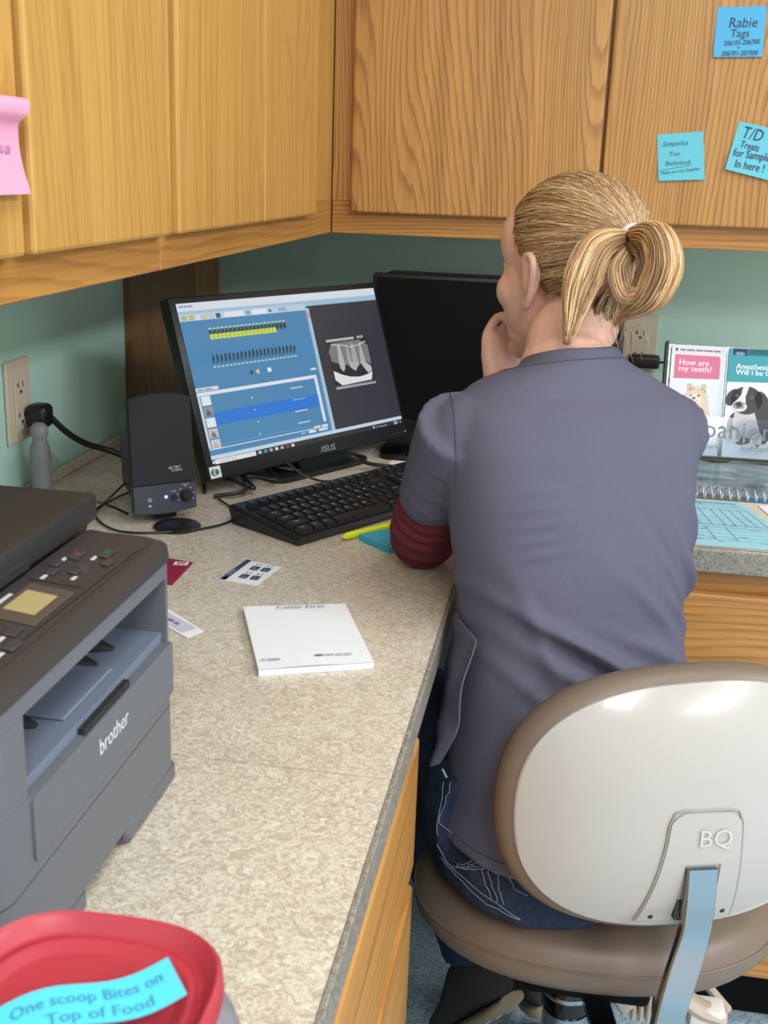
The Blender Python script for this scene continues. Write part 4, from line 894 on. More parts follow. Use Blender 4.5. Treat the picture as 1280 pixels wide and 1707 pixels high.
def bulge(x, y):
    y0_ = y - 0.008*(x/0.16); r_ = min(1, (abs((x-0.004)/SHX)**2.5 + abs(y0_/SHY)**2.5)**(1/2.5)); return 0.0035 + 0.026*(1-r_**2.6)
def sring(k): return [BKM @ Vector((x+0.004, y, bulge(x+0.004, y)+curve(x))) for x, y in bout(SHX*k, SHY*k)]
MB().loft([[BKM @ Vector((x+0.004, y, 0.0008+curve(x))) for x, y in bout(SHX, SHY)]] + [sring(k) for k in (1.0, 0.985, 0.96, 0.92, 0.86, 0.78, 0.68, 0.56, 0.42, 0.25, 0.05)]).build('backrest_shell', MT['shell'], ch, 60)
def on_shell(x, y, d_=0.0): return BKM @ Vector((x, y, bulge(x, y)+curve(x)+d_))
XLt, XRt, YT, YB_, YN = -0.019, 0.047, 0.006, -0.110, -0.045
def xl(y): return XLt - 0.020*max(0, (YT-y)/(YT-YB_))**1.6
def xr(y): return XRt + 0.006*((YT-y)/(YT-YB_))
pnl = MB()
def grid(x_lo, x_hi, ya, yb, n=8, m_=8):
    vs, fs = [], []
    for dd in (-0.002, 0.0022):
        for j in range(m_+1):
            y = ya+(yb-ya)*j/m_
            for i in range(n+1):
                a_, b_ = x_lo(y), x_hi(y); vs.append(on_shell(a_+(b_-a_)*i/n, y, dd))
    k = (n+1)*(m_+1)
    for j in range(m_):
        for i in range(n):
            q_ = [j*(n+1)+i, j*(n+1)+i+1, (j+1)*(n+1)+i+1, (j+1)*(n+1)+i]; fs += [q_[::-1], [x+k for x in q_]]
    rim = list(range(n+1)) + [(j+1)*(n+1)-1 for j in range(1, m_+1)] + [m_*(n+1)+i for i in range(n-1, -1, -1)] + [j*(n+1) for j in range(m_-1, 0, -1)]
    for a_, b_ in zip(rim, rim[1:]+rim[:1]): fs.append([a_, b_, b_+k, a_+k])
    pnl.add(vs, fs)
NX0, NX1 = -0.003, 0.031
def rnd_l(y): return xl(y) + 0.012*max(0, 1-(YT-y)/0.012)**2
def rnd_r(y): return xr(y) - 0.012*max(0, 1-(YT-y)/0.012)**2
grid(rnd_l, rnd_r, YN, YT, 12, 12); grid(xl, lambda y: NX0-0.004*((YN-y)/(YN-YB_)), YB_, YN, 5, 8); grid(lambda y: NX1, xr, YB_, YN, 5, 8)
lp = pnl.build('latch_panel', MT['shell'], ch, 40)
gl = [on_shell(xl(YB_+k*(YT-YB_)/10)-0.0012, YB_+k*(YT-YB_)/10, 0.0006) for k in range(10)] + [on_shell(XLt+0.003, YT, 0.0006), on_shell(XLt+0.012, YT+0.0022, 0.0006), on_shell(XRt-0.012, YT+0.0022, 0.0006), on_shell(XRt-0.003, YT, 0.0006)] + [on_shell(xr(YT-k*(YT-YB_)/10)+0.0012, YT-k*(YT-YB_)/10, 0.0006) for k in range(1, 11)]
MB().tube(gl, 0.0012, 6).build('groove', plain('groove_grey', (150, 146, 142), 0.5), lp, 60)
for x, y in ((-0.026, -0.104), (0.044, -0.102)): MB().ell((0, 0, 0), (0.0026, 0.0026, 0.0012), Matrix.Translation(on_shell(x, y, 0.0022)) @ BKM.to_3x3().to_4x4(), 12, 6).build('screw_hole', MT['slot'], lp)
MB().add(*[[on_shell(0.006+v.x*0.024, -0.026+v.y*0.024, 0.0042) for v in text_mesh('BQ')[0]], text_mesh('BQ')[1]]).build('emblem', plain('emblem_grey', (198, 193, 188), 0.3), lp)
MB().box((NX0-0.002, YB_+0.004, -0.004), (NX1+0.001, YN+0.003, 0.0185), BKM).build('slot_recess', plain('recess_grey', (70, 68, 68), 0.5), lp)
# support bar
bp_ = [on_shell(0.0125, -0.048, 0.001), on_shell(0.0125, -0.085, 0.010), BKM @ Vector((0.011, -0.125, 0.024)), Vector((0.884, -1.416, -0.27)), Vector((0.878, -1.410, -0.345)), Vector((0.868, -1.385, -0.400)), Vector((0.850, -1.32, -0.425)), Vector((0.825, -1.20, -0.425))]
bp_ = catmull(bp_, 6); rg = []
for i, p in enumerate(bp_):
    tg = (bp_[min(i+1, len(bp_)-1)]-bp_[max(i-1, 0)]).normalized(); sd = (BX - tg*BX.dot(tg)).normalized(); nn = tg.cross(sd)
    rg.append([p + sd*a_ + nn*b_ for a_, b_ in ((-0.013, -0.006), (0.013, -0.006), (0.0145, -0.004), (0.0145, 0.004), (0.013, 0.006), (-0.013, 0.006), (-0.0145, 0.004), (-0.0145, -0.004))])
MB().loft(rg).build('support_bar', MT['chrome'], ch, 35)
# mechanism, column, levers
MB().bev((CX-0.07, CY-0.06, -0.425), (CX+0.07, CY+0.06, -0.386), 0.008, 2).build('mechanism', MT['mat_black'], ch, 40)
MB().lathe([(0.024, -0.425), (0.026, -0.445), (0.030, -0.450), (0.030, -0.475), (0.026, -0.478), (0.026, -0.63), (0.03, -0.64), (0.03, -0.67)], 24, Matrix.Translation((0.802, CY, 0))).build('column', MT['gloss_black'], ch, 40)
MB().lathe([(0.0305, -0.452), (0.0312, -0.455), (0.0305, -0.458)], 24, Matrix.Translation((0.802, CY, 0))).build('column_ring', MT['chrome'], ch, 40)
MB().lathe([(0.0275, -0.482), (0.0275, -0.60)], 24, Matrix.Translation((0.802, CY, 0))).build('column_sleeve', MT['chrome'], ch, 40)
def lever(pts, r_, fl): MB().tube(catmull(pts, 5), r_, 10, flat=fl, up=(0, 0, 1)).build('lever', MT['beige'], ch, 50)
lever([(0.83, -1.14, -0.41), (0.838, -1.155, -0.440), (0.860, -1.165, -0.452), (0.878, -1.172, -0.472)], 0.017, 0.5)
lever([(0.92, -1.09, -0.40), (0.945, -1.08, -0.462), (0.982, -1.078, -0.508), (1.004, -1.082, -0.530)], 0.0105, 0.55)
lever([(0.90, -1.12, -0.41), (0.925, -1.13, -0.460), (0.955, -1.14, -0.485), (0.990, -1.14, -0.495)], 0.015, 0.6)
for k in range(4): MB().bev((0.877+0.0085*k, -1.178, -0.490), (0.8825+0.0085*k, -1.140, -0.448), 0.002, 1).build('fin', MT['beige'], ch)
MB().bev((0.905, -1.172, -0.505), (0.935, -1.130, -0.462), 0.006, 2).build('knob', MT['beige'], ch, 40)
MB().bev((0.948, -1.152, -0.520), (0.990, -1.120, -0.482), 0.006, 2).build('knob', MT['white'], ch, 40)
for k in range(5):
    a_ = R(20+72*k); dx, dy = math.cos(a_), math.sin(a_)
    MB().tube([(0.81+dx*0.02, CY+dy*0.02, -0.665), (0.81+dx*0.15, CY+dy*0.15, -0.675), (0.81+dx*0.25, CY+dy*0.25, -0.695)], [0.02, 0.017, 0.013], 8, flat=0.7).build('base_leg', MT['gloss_black'], ch, 50)
    Mw = Matrix.Translation((0.81+dx*0.255, CY+dy*0.255, FLOOR+0.0255)) @ Matrix.Rotation(a_, 4, 'Z') @ Matrix.Rotation(R(90), 4, 'X')
    MB().lathe([(0.018, -0.012), (0.025, -0.010), (0.025, 0.010), (0.018, 0.012)], 18, Mw).build('caster', MT['gloss_black'], ch, 40)
    MB().tube([(0.81+dx*0.25, CY+dy*0.25, -0.690), (0.81+dx*0.255, CY+dy*0.255, -0.725)], 0.007, 8).build('caster_stem', MT['chrome'], ch, 40)

# ================================================================== woman
FT = R(38.0); FV = Vector((-math.sin(FT), math.cos(FT), 0)); RV = Vector((math.cos(FT), math.sin(FT), 0))
TS = [(0.797, -1.202, -0.208, 0.162, 0.124), (0.788, -1.194, -0.176, 0.149, 0.108), (0.782, -1.184, -0.113, 0.141, 0.100), (0.775, -1.172, -0.050, 0.132, 0.093), (0.767, -1.156, 0.013, 0.127, 0.092),
      (0.765, -1.137, 0.076, 0.136, 0.098), (0.759, -1.114, 0.139, 0.146, 0.098), (0.758, -1.093, 0.190, 0.152, 0.090), (0.754, -1.080, 0.222, 0.146, 0.074), (0.744, -1.071, 0.240, 0.118, 0.062), (0.740, -1.064, 0.256, 0.080, 0.052), (0.745, -1.055, 0.264, 0.056, 0.049), (0.745, -1.047, 0.2725, 0.0505, 0.047)]
def trings(k, sub=4, lo=0, hi=None):
    S = TS[lo:hi]; c_ = catmull([(s[0], s[1], s[2]) for s in S], sub); aa = lerp_list([s[3] for s in S], sub); bb = lerp_list([s[4] for s in S], sub)
    return [[c + RV*(a_*k*x) + FV*(b_*k*y) - Vector((0, 0, b_*y*0.30*max(0, min(1, (c.z-0.235)/0.03)))) for x, y in superell(1, 1, 2.3, 48)] for c, a_, b_ in zip(c_, aa, bb)]
SLJ, ELB = Vector((0.634, -1.150, 0.190)), Vector((0.589, -1.034, 0.040))
SRJ = Vector((0.862, -0.968, 0.168)); ERB = Vector((0.835, -0.775, 0.045))
WRL = Vector((0.660, -0.890, 0.196))
# head frame
HT = R(49.0); HF = Vector((-math.sin(HT), math.cos(HT), -0.08)).normalized(); HRt = Vector((math.cos(HT), math.sin(HT), 0)); HU = HRt.cross(HF)
HC = Vector((0.737, -0.936, 0.357)); HM = Matrix((HRt, HF, HU)).transposed().to_4x4(); HM.translation = HC
NB_ = Vector((0.746, -1.050, 0.235))
bd = []
bd.append(MB().loft(trings(0.90)))
bd.append(MB().tube(catmull([NB_, Vector((0.740, -1.012, 0.275)), HM @ Vector((0, -0.022, -0.055)), HM @ Vector((0, -0.02, 0.0))], 4), [0.054]*3+[0.0465]*6+[0.050]*4, 20))
hd = MB()
hd.ell((0, -0.012, 0.022), (0.070, 0.090, 0.080), HM, 28, 18); hd.ell((0, 0.030, -0.028), (0.0585, 0.060, 0.083), HM, 24, 16); hd.ell((0, 0.043, -0.074), (0.043, 0.044, 0.034), HM)
hd.ell((0, 0.076, -0.098), (0.019, 0.017, 0.016), HM, 16, 10); hd.ell((0, 0.072, 0.022), (0.040, 0.016, 0.014), HM, 16, 10); hd.ell((0, 0.036, 0.030), (0.0615, 0.052, 0.056), HM, 24, 14); hd.ell((0, 0.052, -0.004), (0.050, 0.030, 0.030), HM, 20, 12)
for s_ in (-1, 1):
    hd.ell((s_*0.034, 0.054, -0.028), (0.024, 0.026, 0.026), HM, 16, 10)
    ear = [HM @ Vector((s_*x, y, z)) for x, y, z in ((0.067, 0.010, -0.036), (0.071, 0.003, -0.044), (0.074, -0.004, -0.036), (0.077, -0.011, -0.018), (0.0795, -0.016, -0.002), (0.079, -0.013, 0.010), (0.074, -0.003, 0.014), (0.069, 0.008, 0.010), (0.067, 0.010, 0.000))]
    hd.tube(catmull(ear, 3), 0.0048, 8); hd.ell((s_*0.070, -0.003, -0.008), (0.006, 0.014, 0.028), HM, 14, 10)
hd.tube([HM @ Vector((0, 0.086, 0.012)), HM @ Vector((0, 0.098, -0.012)), HM @ Vector((0, 0.106, -0.030)), HM @ Vector((0, 0.094, -0.042))], [0.008, 0.009, 0.0125, 0.008], 12)
hd.ell((0, 0.088, -0.060), (0.021, 0.010, 0.0055), HM, 14, 8); hd.ell((0, 0.087, -0.070), (0.019, 0.010, 0.006), HM, 14, 8)
bd.append(hd)
# arms: left propped on its elbow, hand at the chin; right lying on the worktop
bd.append(MB().tube(catmull([SLJ, SLJ.lerp(ELB, 0.5), ELB], 5), lerp_list([0.042, 0.036, 0.030], 5), 16))
bd.append(MB().ell(ELB, (0.031, 0.031, 0.031)))
bd.append(MB().tube(catmull([ELB, ELB.lerp(WRL, 0.35), WRL], 5), lerp_list([0.031, 0.033, 0.022], 5), 16, flat=0.9))
bd.append(MB().tube(catmull([SRJ, SRJ.lerp(ERB, 0.5), ERB], 5), lerp_list([0.042, 0.037, 0.031], 5), 16))
WRR = Vector((0.745, -0.575, 0.034)); bd.append(MB().ell(ERB, (0.032, 0.032, 0.032)))
bd.append(MB().tube(catmull([ERB, ERB.lerp(WRR, 0.4), WRR], 5), lerp_list([0.031, 0.033, 0.022], 5), 16, flat=0.85))
def hand(base, along, palm_n, curl, size=1.0):
    """palm slab plus four fingers and a thumb; along: wrist to knuckles, palm_n: direction the palm faces"""
    al = Vector(along).normalized(); pn_ = Vector(palm_n); pn_ = (pn_-al*pn_.dot(al)).normalized(); sd = al.cross(pn_); m_ = MB()
    m_.loft([[base + al*(l*size) + sd*(x*w_*size) + pn_*(y*t_*size) for x, y in superell(1, 1, 2.6, 20)] for l, w_, t_ in ((-0.01, 0.022, 0.015), (0.015, 0.027, 0.015), (0.045, 0.036, 0.014), (0.075, 0.038, 0.0125), (0.085, 0.034, 0.009))])
    for k, (x, ln) in enumerate(((-0.0305, 0.062), (-0.0102, 0.072), (0.0102, 0.074), (0.0300, 0.066))):
        p = base + al*(0.076*size) + sd*(x*size); dr_ = al.copy(); pts = [p - al*0.015, p]; seg = [0.44, 0.31, 0.25]
        for j, sg in enumerate(seg):
            dr_ = Quaternion(sd, -curl[j]*(1+0.06*k)) @ dr_ if (Quaternion(sd, -0.1) @ al).dot(pn_) > 0 else Quaternion(sd, curl[j]*(1+0.06*k)) @ dr_
            pts.append(pts[-1] + dr_*(ln*sg*size))
        m_.tube(catmull(pts, 2), lerp_list([0.0078*size, 0.0078*size, 0.0074*size, 0.0068*size, 0.0052*size], 2), 10)
    p = base + al*(0.018*size) + sd*(0.024*size); t2 = (al*0.55 + sd*0.65 + pn_*0.5).normalized()
    m_.tube(catmull([p - t2*0.01, p + t2*(0.028*size), p + t2*(0.045*size) + al*(0.010*size), p + t2*(0.055*size) + al*(0.028*size)], 2), lerp_list([0.0125*size, 0.0108*size, 0.009*size, 0.006*size], 2), 10)
    return m_
chin = HM @ Vector((-0.018, 0.090, -0.085))
hal = (Vector((0.660, -0.846, 0.284)) - WRL)
bd.append(hand(WRL, hal, (HC - Vector((0, 0, 0.06)) - WRL), (0.75, 0.95, 0.6), 0.88))
bd.append(hand(WRR, (-0.35, 0.9, 0.02), (0, 0, -1), (0.18, 0.2, 0.15), 0.9))
# legs
HIL, HIR = Vector((0.715, -1.250, -0.200)), Vector((0.862, -1.130, -0.200))
KNL, KNR = Vector((0.560, -0.955, -0.205)), Vector((0.735, -0.790, -0.205)); ANL, ANR = Vector((0.684, -1.022, -0.535)), Vector((0.760, -0.930, -0.600))
def leg_tubes(k, lo=False):
    o = []
    for h_, kn, an in ((HIL, KNL, ANL), (HIR, KNR, ANR)):
        o.append(MB().tube(catmull([h_, h_.lerp(kn, 0.5)+Vector((0, 0, 0.004)), kn], 4), lerp_list([0.078*k, 0.068*k, 0.056*k], 4), 18)); o.append(MB().ell(kn, (0.056*k,)*3))
        o.append(MB().tube(catmull([kn, kn.lerp(an, 0.4)+Vector((0.0, -0.02, 0)), an], 4), lerp_list([0.054*k, 0.055*k, 0.048*k], 4), 18))
    return o
bd += leg_tubes(0.76); bd.append(MB().ell((0.795, -1.195, -0.190), (0.10, 0.085, 0.06), None))
body, bn = fuse(bd, 0.0029, 3)
wo = body.build('person', MT['skin'], None, 180)
tag(wo, 'woman in grey scrubs seated on the stool, facing the monitor, hand at chin', 'person')
# eyes and brows, set on the face surface
bvh_body = BVHTree.FromPolygons(body.v, body.f)
def on_face(x, z, d_=0.0):
    o_ = HM @ Vector((x, 0.2, z)); h = bvh_body.ray_cast(o_, -HF); return h[0] + HF*d_
for s_ in (-1, 1):
    MB().ell((0, 0, 0), (0.0095, 0.0070, 0.0062), Matrix.Translation(on_face(s_*0.028, 0.002, -0.0068)) @ HM.to_3x3().to_4x4(), 16, 10).build('eye', MT['eye'], wo, 180)
    MB().ell((0, 0, 0), (0.0042, 0.0015, 0.0042), Matrix.Translation(on_face(s_*0.029, 0.002, 0.0004)) @ HM.to_3x3().to_4x4(), 12, 8).build('iris', plain('iris_blue', (70, 96, 120), 0.2), wo, 180)
    MB().tube([on_face(s_*x, z, 0.0001) for x, z in ((0.012, 0.020), (0.020, 0.024), (0.030, 0.026), (0.038, 0.024))], 0.0014, 6).build('eyebrow', plain('brow', (140, 104, 66), 0.8), wo, 60)

# ---- scrub top
up_arm = SLJ.lerp(ELB, 0.60)
def sleeve(j, e, r0_, r1_, t0_=-0.12, t1_=0.60):
    a_, b_ = j.lerp(e, t0_), j.lerp(e, t1_); return MB().tube(catmull([a_, j.lerp(e, (t0_+t1_)/2), b_], 5), lerp_list([r0_, (r0_+r1_)/2, r1_], 5), 24)
sh = [MB().loft(trings(1.0)), sleeve(SLJ, ELB, 0.047, 0.0415), sleeve(SRJ, ERB, 0.050, 0.0445, -0.1, 0.62), MB().ell(SLJ+Vector((0.012, 0.006, 0.0)), (0.049, 0.049, 0.046)), MB().ell(SRJ+Vector((-0.004, -0.010, -0.004)), (0.052, 0.052, 0.050))]
st_, sn = fuse(sh, 0.0045, 5)
def fold(p, cx, cz, ang, length, width, depth):
    """soft cloth fold: ridge line through (cx, cz) in the plane across the back"""
    u = (p - Vector((0.765, -1.13, 0.05))).dot(RV); v = p.z; du, dv_ = u-cx, v-cz
    a_ = du*math.cos(ang)+dv_*math.sin(ang); b_ = -du*math.sin(ang)+dv_*math.cos(ang); b_ += 0.05*a_*a_/max(length, 0.01)
    return depth*math.exp(-(a_/length)**2)*math.exp(-(b_/width)**2)
FOLDS = []
rf = random.Random(5)
for cx, cz, an_, ln, wd, dp in ((-0.05, -0.005, -38, 0.085, 0.008, 0.0060), (-0.01, -0.025, -34, 0.105, 0.0085, 0.0068), (-0.045, -0.050, -42, 0.085, 0.009, 0.0062), (0.045, -0.020, -30, 0.075, 0.008, 0.0050), (0.01, -0.075, -36, 0.09, 0.010, 0.0058), (-0.08, -0.085, -55, 0.07, 0.008, 0.0060),
    (0.085, 0.070, -66, 0.050, 0.0065, 0.0040), (0.105, 0.035, -60, 0.05, 0.007, 0.0055), (0.065, 0.050, -58, 0.05, 0.007, 0.0035), (0.11, 0.100, -72, 0.045, 0.006, 0.0035), (0.09, 0.000, -48, 0.055, 0.008, 0.005), (0.03, 0.030, -45, 0.06, 0.008, 0.003),
    (-0.075, -0.140, -58, 0.06, 0.009, 0.005), (0.0, -0.047, -34, 0.10, 0.0065, -0.005), (-0.03, -0.028, -38, 0.09, 0.006, -0.005), (0.078, 0.022, -58, 0.05, 0.006, -0.004), (-0.06, -0.105, -50, 0.07, 0.007, -0.005), (0.055, 0.075, -62, 0.055, 0.006, -0.003), (-0.03, -0.130, -45, 0.08, 0.011, 0.005), (-0.105, 0.02, -76, 0.05, 0.007, 0.0035), (-0.095, 0.10, 14, 0.025, 0.0035, 0.0020), (-0.095, 0.114, 14, 0.025, 0.0035, 0.0018), (-0.095, 0.128, 12, 0.025, 0.0035, 0.0018), (-0.095, 0.143, 10, 0.025, 0.0035, 0.0016), (-0.095, 0.158, 8, 0.022, 0.0035, 0.0014)):
    FOLDS.append((cx, cz, R(an_), ln, wd, dp))
axl = (ELB-SLJ).normalized()
for i, (p, n_) in enumerate(zip(st_.v, sn)):
    dz = 0.0
    if n_.dot(FV) < 0.45:
        for F_ in FOLDS: dz += 1.45*fold(p, *F_)
    q_ = RV*p.dot(RV) + Vector((0, 0, p.z))
    dz += 0.0022*noise.noise(Vector((p.dot(RV)*16 + p.z*12, p.z*9 - p.dot(RV)*6, p.dot(FV)*9)))
    t_ = (p-SLJ).dot(axl)
    if t_ > 0.02 and (p-(SLJ+axl*t_)).length < 0.06: dz += 0.0022*noise.noise(Vector((t_*60, p.x*18, p.z*18)))
    p += n_*(dz*1.0)
top = st_.build('scrub_top', MT['scrub'], wo, 180)
bvh_top = BVHTree.FromPolygons([v for v in st_.v], st_.f)
def cut_loop(src, co_, no, keep):
    bm = bmesh.new(); vv = [bm.verts.new(p) for p in src.v]
    for f in src.f:
        try: bm.faces.new([vv[i] for i in f])
        except ValueError: pass
    rs = bmesh.ops.bisect_plane(bm, geom=bm.verts[:]+bm.edges[:]+bm.faces[:], plane_co=co_, plane_no=no)
    es = [e_ for e_ in rs['geom_cut'] if isinstance(e_, bmesh.types.BMEdge)]; adj = {}
    for e_ in es:
        a_, b_ = e_.verts
        if keep(a_.co) and keep(b_.co): adj.setdefault(a_, []).append(b_); adj.setdefault(b_, []).append(a_)
    loops = []; seen = set()
    for s_ in sorted(adj, key=lambda v: (len(adj[v]) != 1, v.index)):
        if s_ in seen: continue
        pth = [s_]; seen.add(s_); cur = s_
        while True:
            nx = [x for x in adj[cur] if x not in seen]
            if not nx: break
            cur = nx[0]; seen.add(cur); pth.append(cur)
        if len(pth) > 8: loops.append([p.co.copy() for p in pth][::2])
    bm.free(); return loops
def seam(co_, no, keep, r_=0.0009, name='seam', mat='seam'):
    for lp_ in cut_loop(st_, co_, no, keep): MB().tube(lp_, r_, 5).build(name, MT[mat], top, 60)
seam(Vector((0.634, -1.18, 0.2)), Vector((0.975, 0.20, 0.05)).normalized(), lambda p: p.z > 0.118 and p.y < -1.08)
seam(SLJ.lerp(ELB, 0.555), axl, lambda p: (p-SLJ.lerp(ELB, 0.555)).length < 0.06)
seam(Vector((0.745, -1.055, 0.259)), (FV*0.30 + Vector((0, 0, 1))).normalized(), lambda p: p.z > 0.22)
seam(Vector((0.797, -1.202, -0.196)), Vector((0, 0, 1)), lambda p: True, 0.0007)
# side flap of the front panel at the slit
fl = [[(0.676, -1.268, 0.010), (0.660, -1.238, 0.012), (0.648, -1.20, 0.012)], [(0.664, -1.288, -0.040), (0.650, -1.258, -0.040), (0.640, -1.21, -0.040)], [(0.662, -1.296, -0.075), (0.645, -1.275, -0.078), (0.640, -1.22, -0.078)], [(0.657, -1.300, -0.090), (0.641, -1.285, -0.098), (0.639, -1.23, -0.10)], [(0.647, -1.302, -0.112), (0.638, -1.295, -0.118), (0.638, -1.24, -0.12)]]
rows_ = []
for r_ in fl: rows_.append(catmull(r_, 4))
cols_ = [catmull([r_[i] for r_ in rows_], 4) for i in range(len(rows_[0]))]; g_ = [[c[j] for c in cols_] for j in range(len(cols_[0]))]
g_ = [[p + Vector((-0.004, -0.002, 0))*noise.noise(Vector((p.y*45, p.z*38, 1.7))) for p in r_] for r_ in g_]
th_ = [[p + Vector((0.0015, 0.0010, 0)) for p in r_] for r_ in g_]
MB().loft([a_ + b_[::-1] for a_, b_ in zip(g_, th_)]).build('side_flap', MT['scrub'], top, 60)
# ---- maroon under-sleeve bunched at the elbow
mr = [SLJ.lerp(ELB, 0.50), SLJ.lerp(ELB, 0.7), SLJ.lerp(ELB, 0.88), ELB + Vector((0, 0.012, -0.001)), ELB.lerp(WRL, 0.16), ELB.lerp(WRL, 0.42)]
pth = catmull(mr, 12); rad = lerp_list([0.0355, 0.040, 0.0405, 0.0390, 0.0395, 0.038], 12)
ms = MB(); n_ = 32
ms.tube(pth, rad, n_)
sp_ = []
for i, p in enumerate(ms.v):
    row, k = divmod(i, n_); c_ = pth[min(row, len(pth)-1)]; d_ = (p-c_)
    if d_.length > 1e-6:
        w_ = 0.0028*math.sin(row*1.0 + 1.6*math.sin(2*math.pi*k/n_) + 2.0*noise.noise(Vector((k*0.3, row*0.2, 0)))) ; p += d_.normalized()*w_
    p.z = max(p.z, 0.0016)
ms.build('undershirt_sleeve', MT['maroon'], wo, 180)
r2 = catmull([SRJ.lerp(ERB, 0.52), SRJ.lerp(ERB, 0.8), ERB, ERB.lerp(WRR, 0.3)], 6)
rs_ = MB().tube(r2, lerp_list([0.0385, 0.039, 0.037, 0.036], 6), 24)
for p in rs_.v: p.z = max(p.z, 0.0016)
rs_.build('undershirt_sleeve', MT['maroon'], wo, 180)
# ---- jeans
je, jn = fuse(leg_tubes(1.0) + [MB().loft([[Vector((0.792, -1.192, z)) + RV*(a_*x) + FV*(b_*y) for x, y in superell(1, 1, 2.4, 40)] for z, a_, b_ in ((-0.279, 0.135, 0.105), (-0.262, 0.158, 0.120), (-0.23, 0.160, 0.121), (-0.20, 0.150, 0.110), (-0.16, 0.138, 0.098), (-0.13, 0.125, 0.088))])], 0.006, 3)
for p, n_ in zip(je.v, jn):
    p += n_*(0.003*noise.noise(Vector((p.x*26, p.y*26, p.z*26))) + 0.0018*noise.noise(Vector((p.x*60, p.y*60, p.z*40))))
    if p.z > -0.33 and (p-Vector((0.82, -1.175, p.z))).length < 0.21: p.z = max(p.z, -0.2795)
jo = je.build('jeans', MT['denim'], wo, 180)
bj = BVHTree.FromPolygons(je.v, je.f)
def stitch(a_, b_, n_=10, r_=0.0004):
    """thread laid on the denim along the straight run a -> b"""
    pts = []
    for k in range(n_+1):
        p = Vector(a_).lerp(Vector(b_), k/n_); h = bj.find_nearest(p)
        if h[0] is not None: pts.append(h[0] + h[1]*0.0007)
    if len(pts) > 2: MB().tube(pts, r_, 5).build('stitching', MT['thread'], jo, 60)
for k in range(4):
    stitch((0.642+0.006*k, -1.312-0.002*k, -0.232+0.002*k), (0.690+0.010*k, -1.345, -0.178-0.006*k)); 
for k in range(3): stitch((0.672+0.010*k, -1.335, -0.175), (0.690+0.014*k, -1.352, -0.245))
stitch((0.632, -1.30, -0.236), (0.735, -1.375, -0.262)); stitch((0.632, -1.30, -0.230), (0.735, -1.375, -0.255)); stitch((0.690, -1.345, -0.175), (0.742, -1.37, -0.222))
stitch((0.630, -1.27, -0.145), (0.648, -1.295, -0.205)); stitch((0.640, -1.28, -0.135), (0.664, -1.315, -0.20))
MB().tube([(0.651, -1.300, -0.118), (0.656, -1.302, -0.126)], 0.0013, 6).build('fray', MT['thread'], jo, 60)
# ---- shoes
def shoe(heel, toe, nrm):
    al = (Vector(toe)-Vector(heel)).normalized(); nn = Vector(nrm); nn = (nn-al*nn.dot(al)).normalized(); sd = al.cross(nn); L_ = (Vector(toe)-Vector(heel)).length; h_ = Vector(heel)
    def rg_(t, w_, h0, h1): return [h_ + al*(L_*t) + sd*(x*w_) + nn*(h0+(h1-h0)*(y*0.5+0.5)) for x, y in superell(1, 1, 2.8, 24)]
    sl_ = MB().loft([rg_(t, w_, 0, 0.018) for t, w_ in ((-0.04, 0.018), (0.0, 0.028), (0.12, 0.032), (0.45, 0.031), (0.75, 0.039), (0.95, 0.030), (1.02, 0.012))]); sl_.build('sole', MT['sole'], wo, 50)
    uo = MB().loft([rg_(t, w_, 0.0175, hh) for t, w_, hh in ((-0.035, 0.016, 0.06), (0.0, 0.027, 0.085), (0.15, 0.032, 0.095), (0.35, 0.031, 0.085), (0.6, 0.034, 0.058), (0.85, 0.033, 0.044), (0.99, 0.014, 0.032))]).build('shoe', MT['shoe'], wo, 60)
    for k in range(5): c_ = h_ + al*(L_*(0.05+0.16*k)) + sd*0.0 - nn*0.0006; MB().lathe([(0.009, 0), (0.009, 0.0012)], 6, frame(c_, al, sd)).build('tread', MT['beige'], uo)
shoe((0.738, -1.065, -0.590), (0.655, -0.975, -0.735), (-0.55, 0.45, 0.50))
shoe((0.788, -0.960, -0.680), (0.735, -0.780, -0.748), (-0.10, -0.25, 1.0))

# ---- hair: cap, combed strands, tie, looped ponytail
hm, t, b = mat_new('hair'); va = t.nodes.new('ShaderNodeVertexColor'); va.layer_name = 'print'; t.links.new(va.outputs['Color'], b.inputs['Base Color'])
b.inputs['Roughness'].default_value = 0.38; b.inputs['Specular IOR Level'].default_value = 0.45; b.inputs['Anisotropic'].default_value = 0.5; MT['hair'] = hm
SKC = Vector((0, -0.012, 0.022)); SKR = Vector((0.0725, 0.0925, 0.0825))
def hair_ok(l):
    x, y, z = l
    if z > 0.055: return y < 0.050 + 0.014*max(0, 1-abs(x)/0.05) - (z-0.085)*0.3
    if z > 0.010: return y < 0.030 + (z-0.03)*0.7
    if z > -0.030: return y < -0.012 + max(0, z)*2.0
    return y < -0.022 - (-0.03-z)*0.2 and z > -0.076
cap = MB(); cap.ell(SKC, SKR, None, 56, 40)
keep_f = [f for f in cap.f if all(hair_ok(cap.v[i]) for i in f)]
used_ = sorted({i for f in keep_f for i in f}); ix = {v: k for k, v in enumerate(used_)}
c2 = MB(); c2.add([HM @ cap.v[i] for i in used_], [[ix[i] for i in f] for f in keep_f]); c2.build('hair_cap', plain('hair_root', (142, 102, 62), 0.6), wo, 180)
TIE = Vector((-0.012, -0.102, 0.030))
HCOL = [(182, 146, 106), (164, 128, 90), (192, 160, 122), (152, 116, 80), (204, 176, 142), (146, 112, 78)]
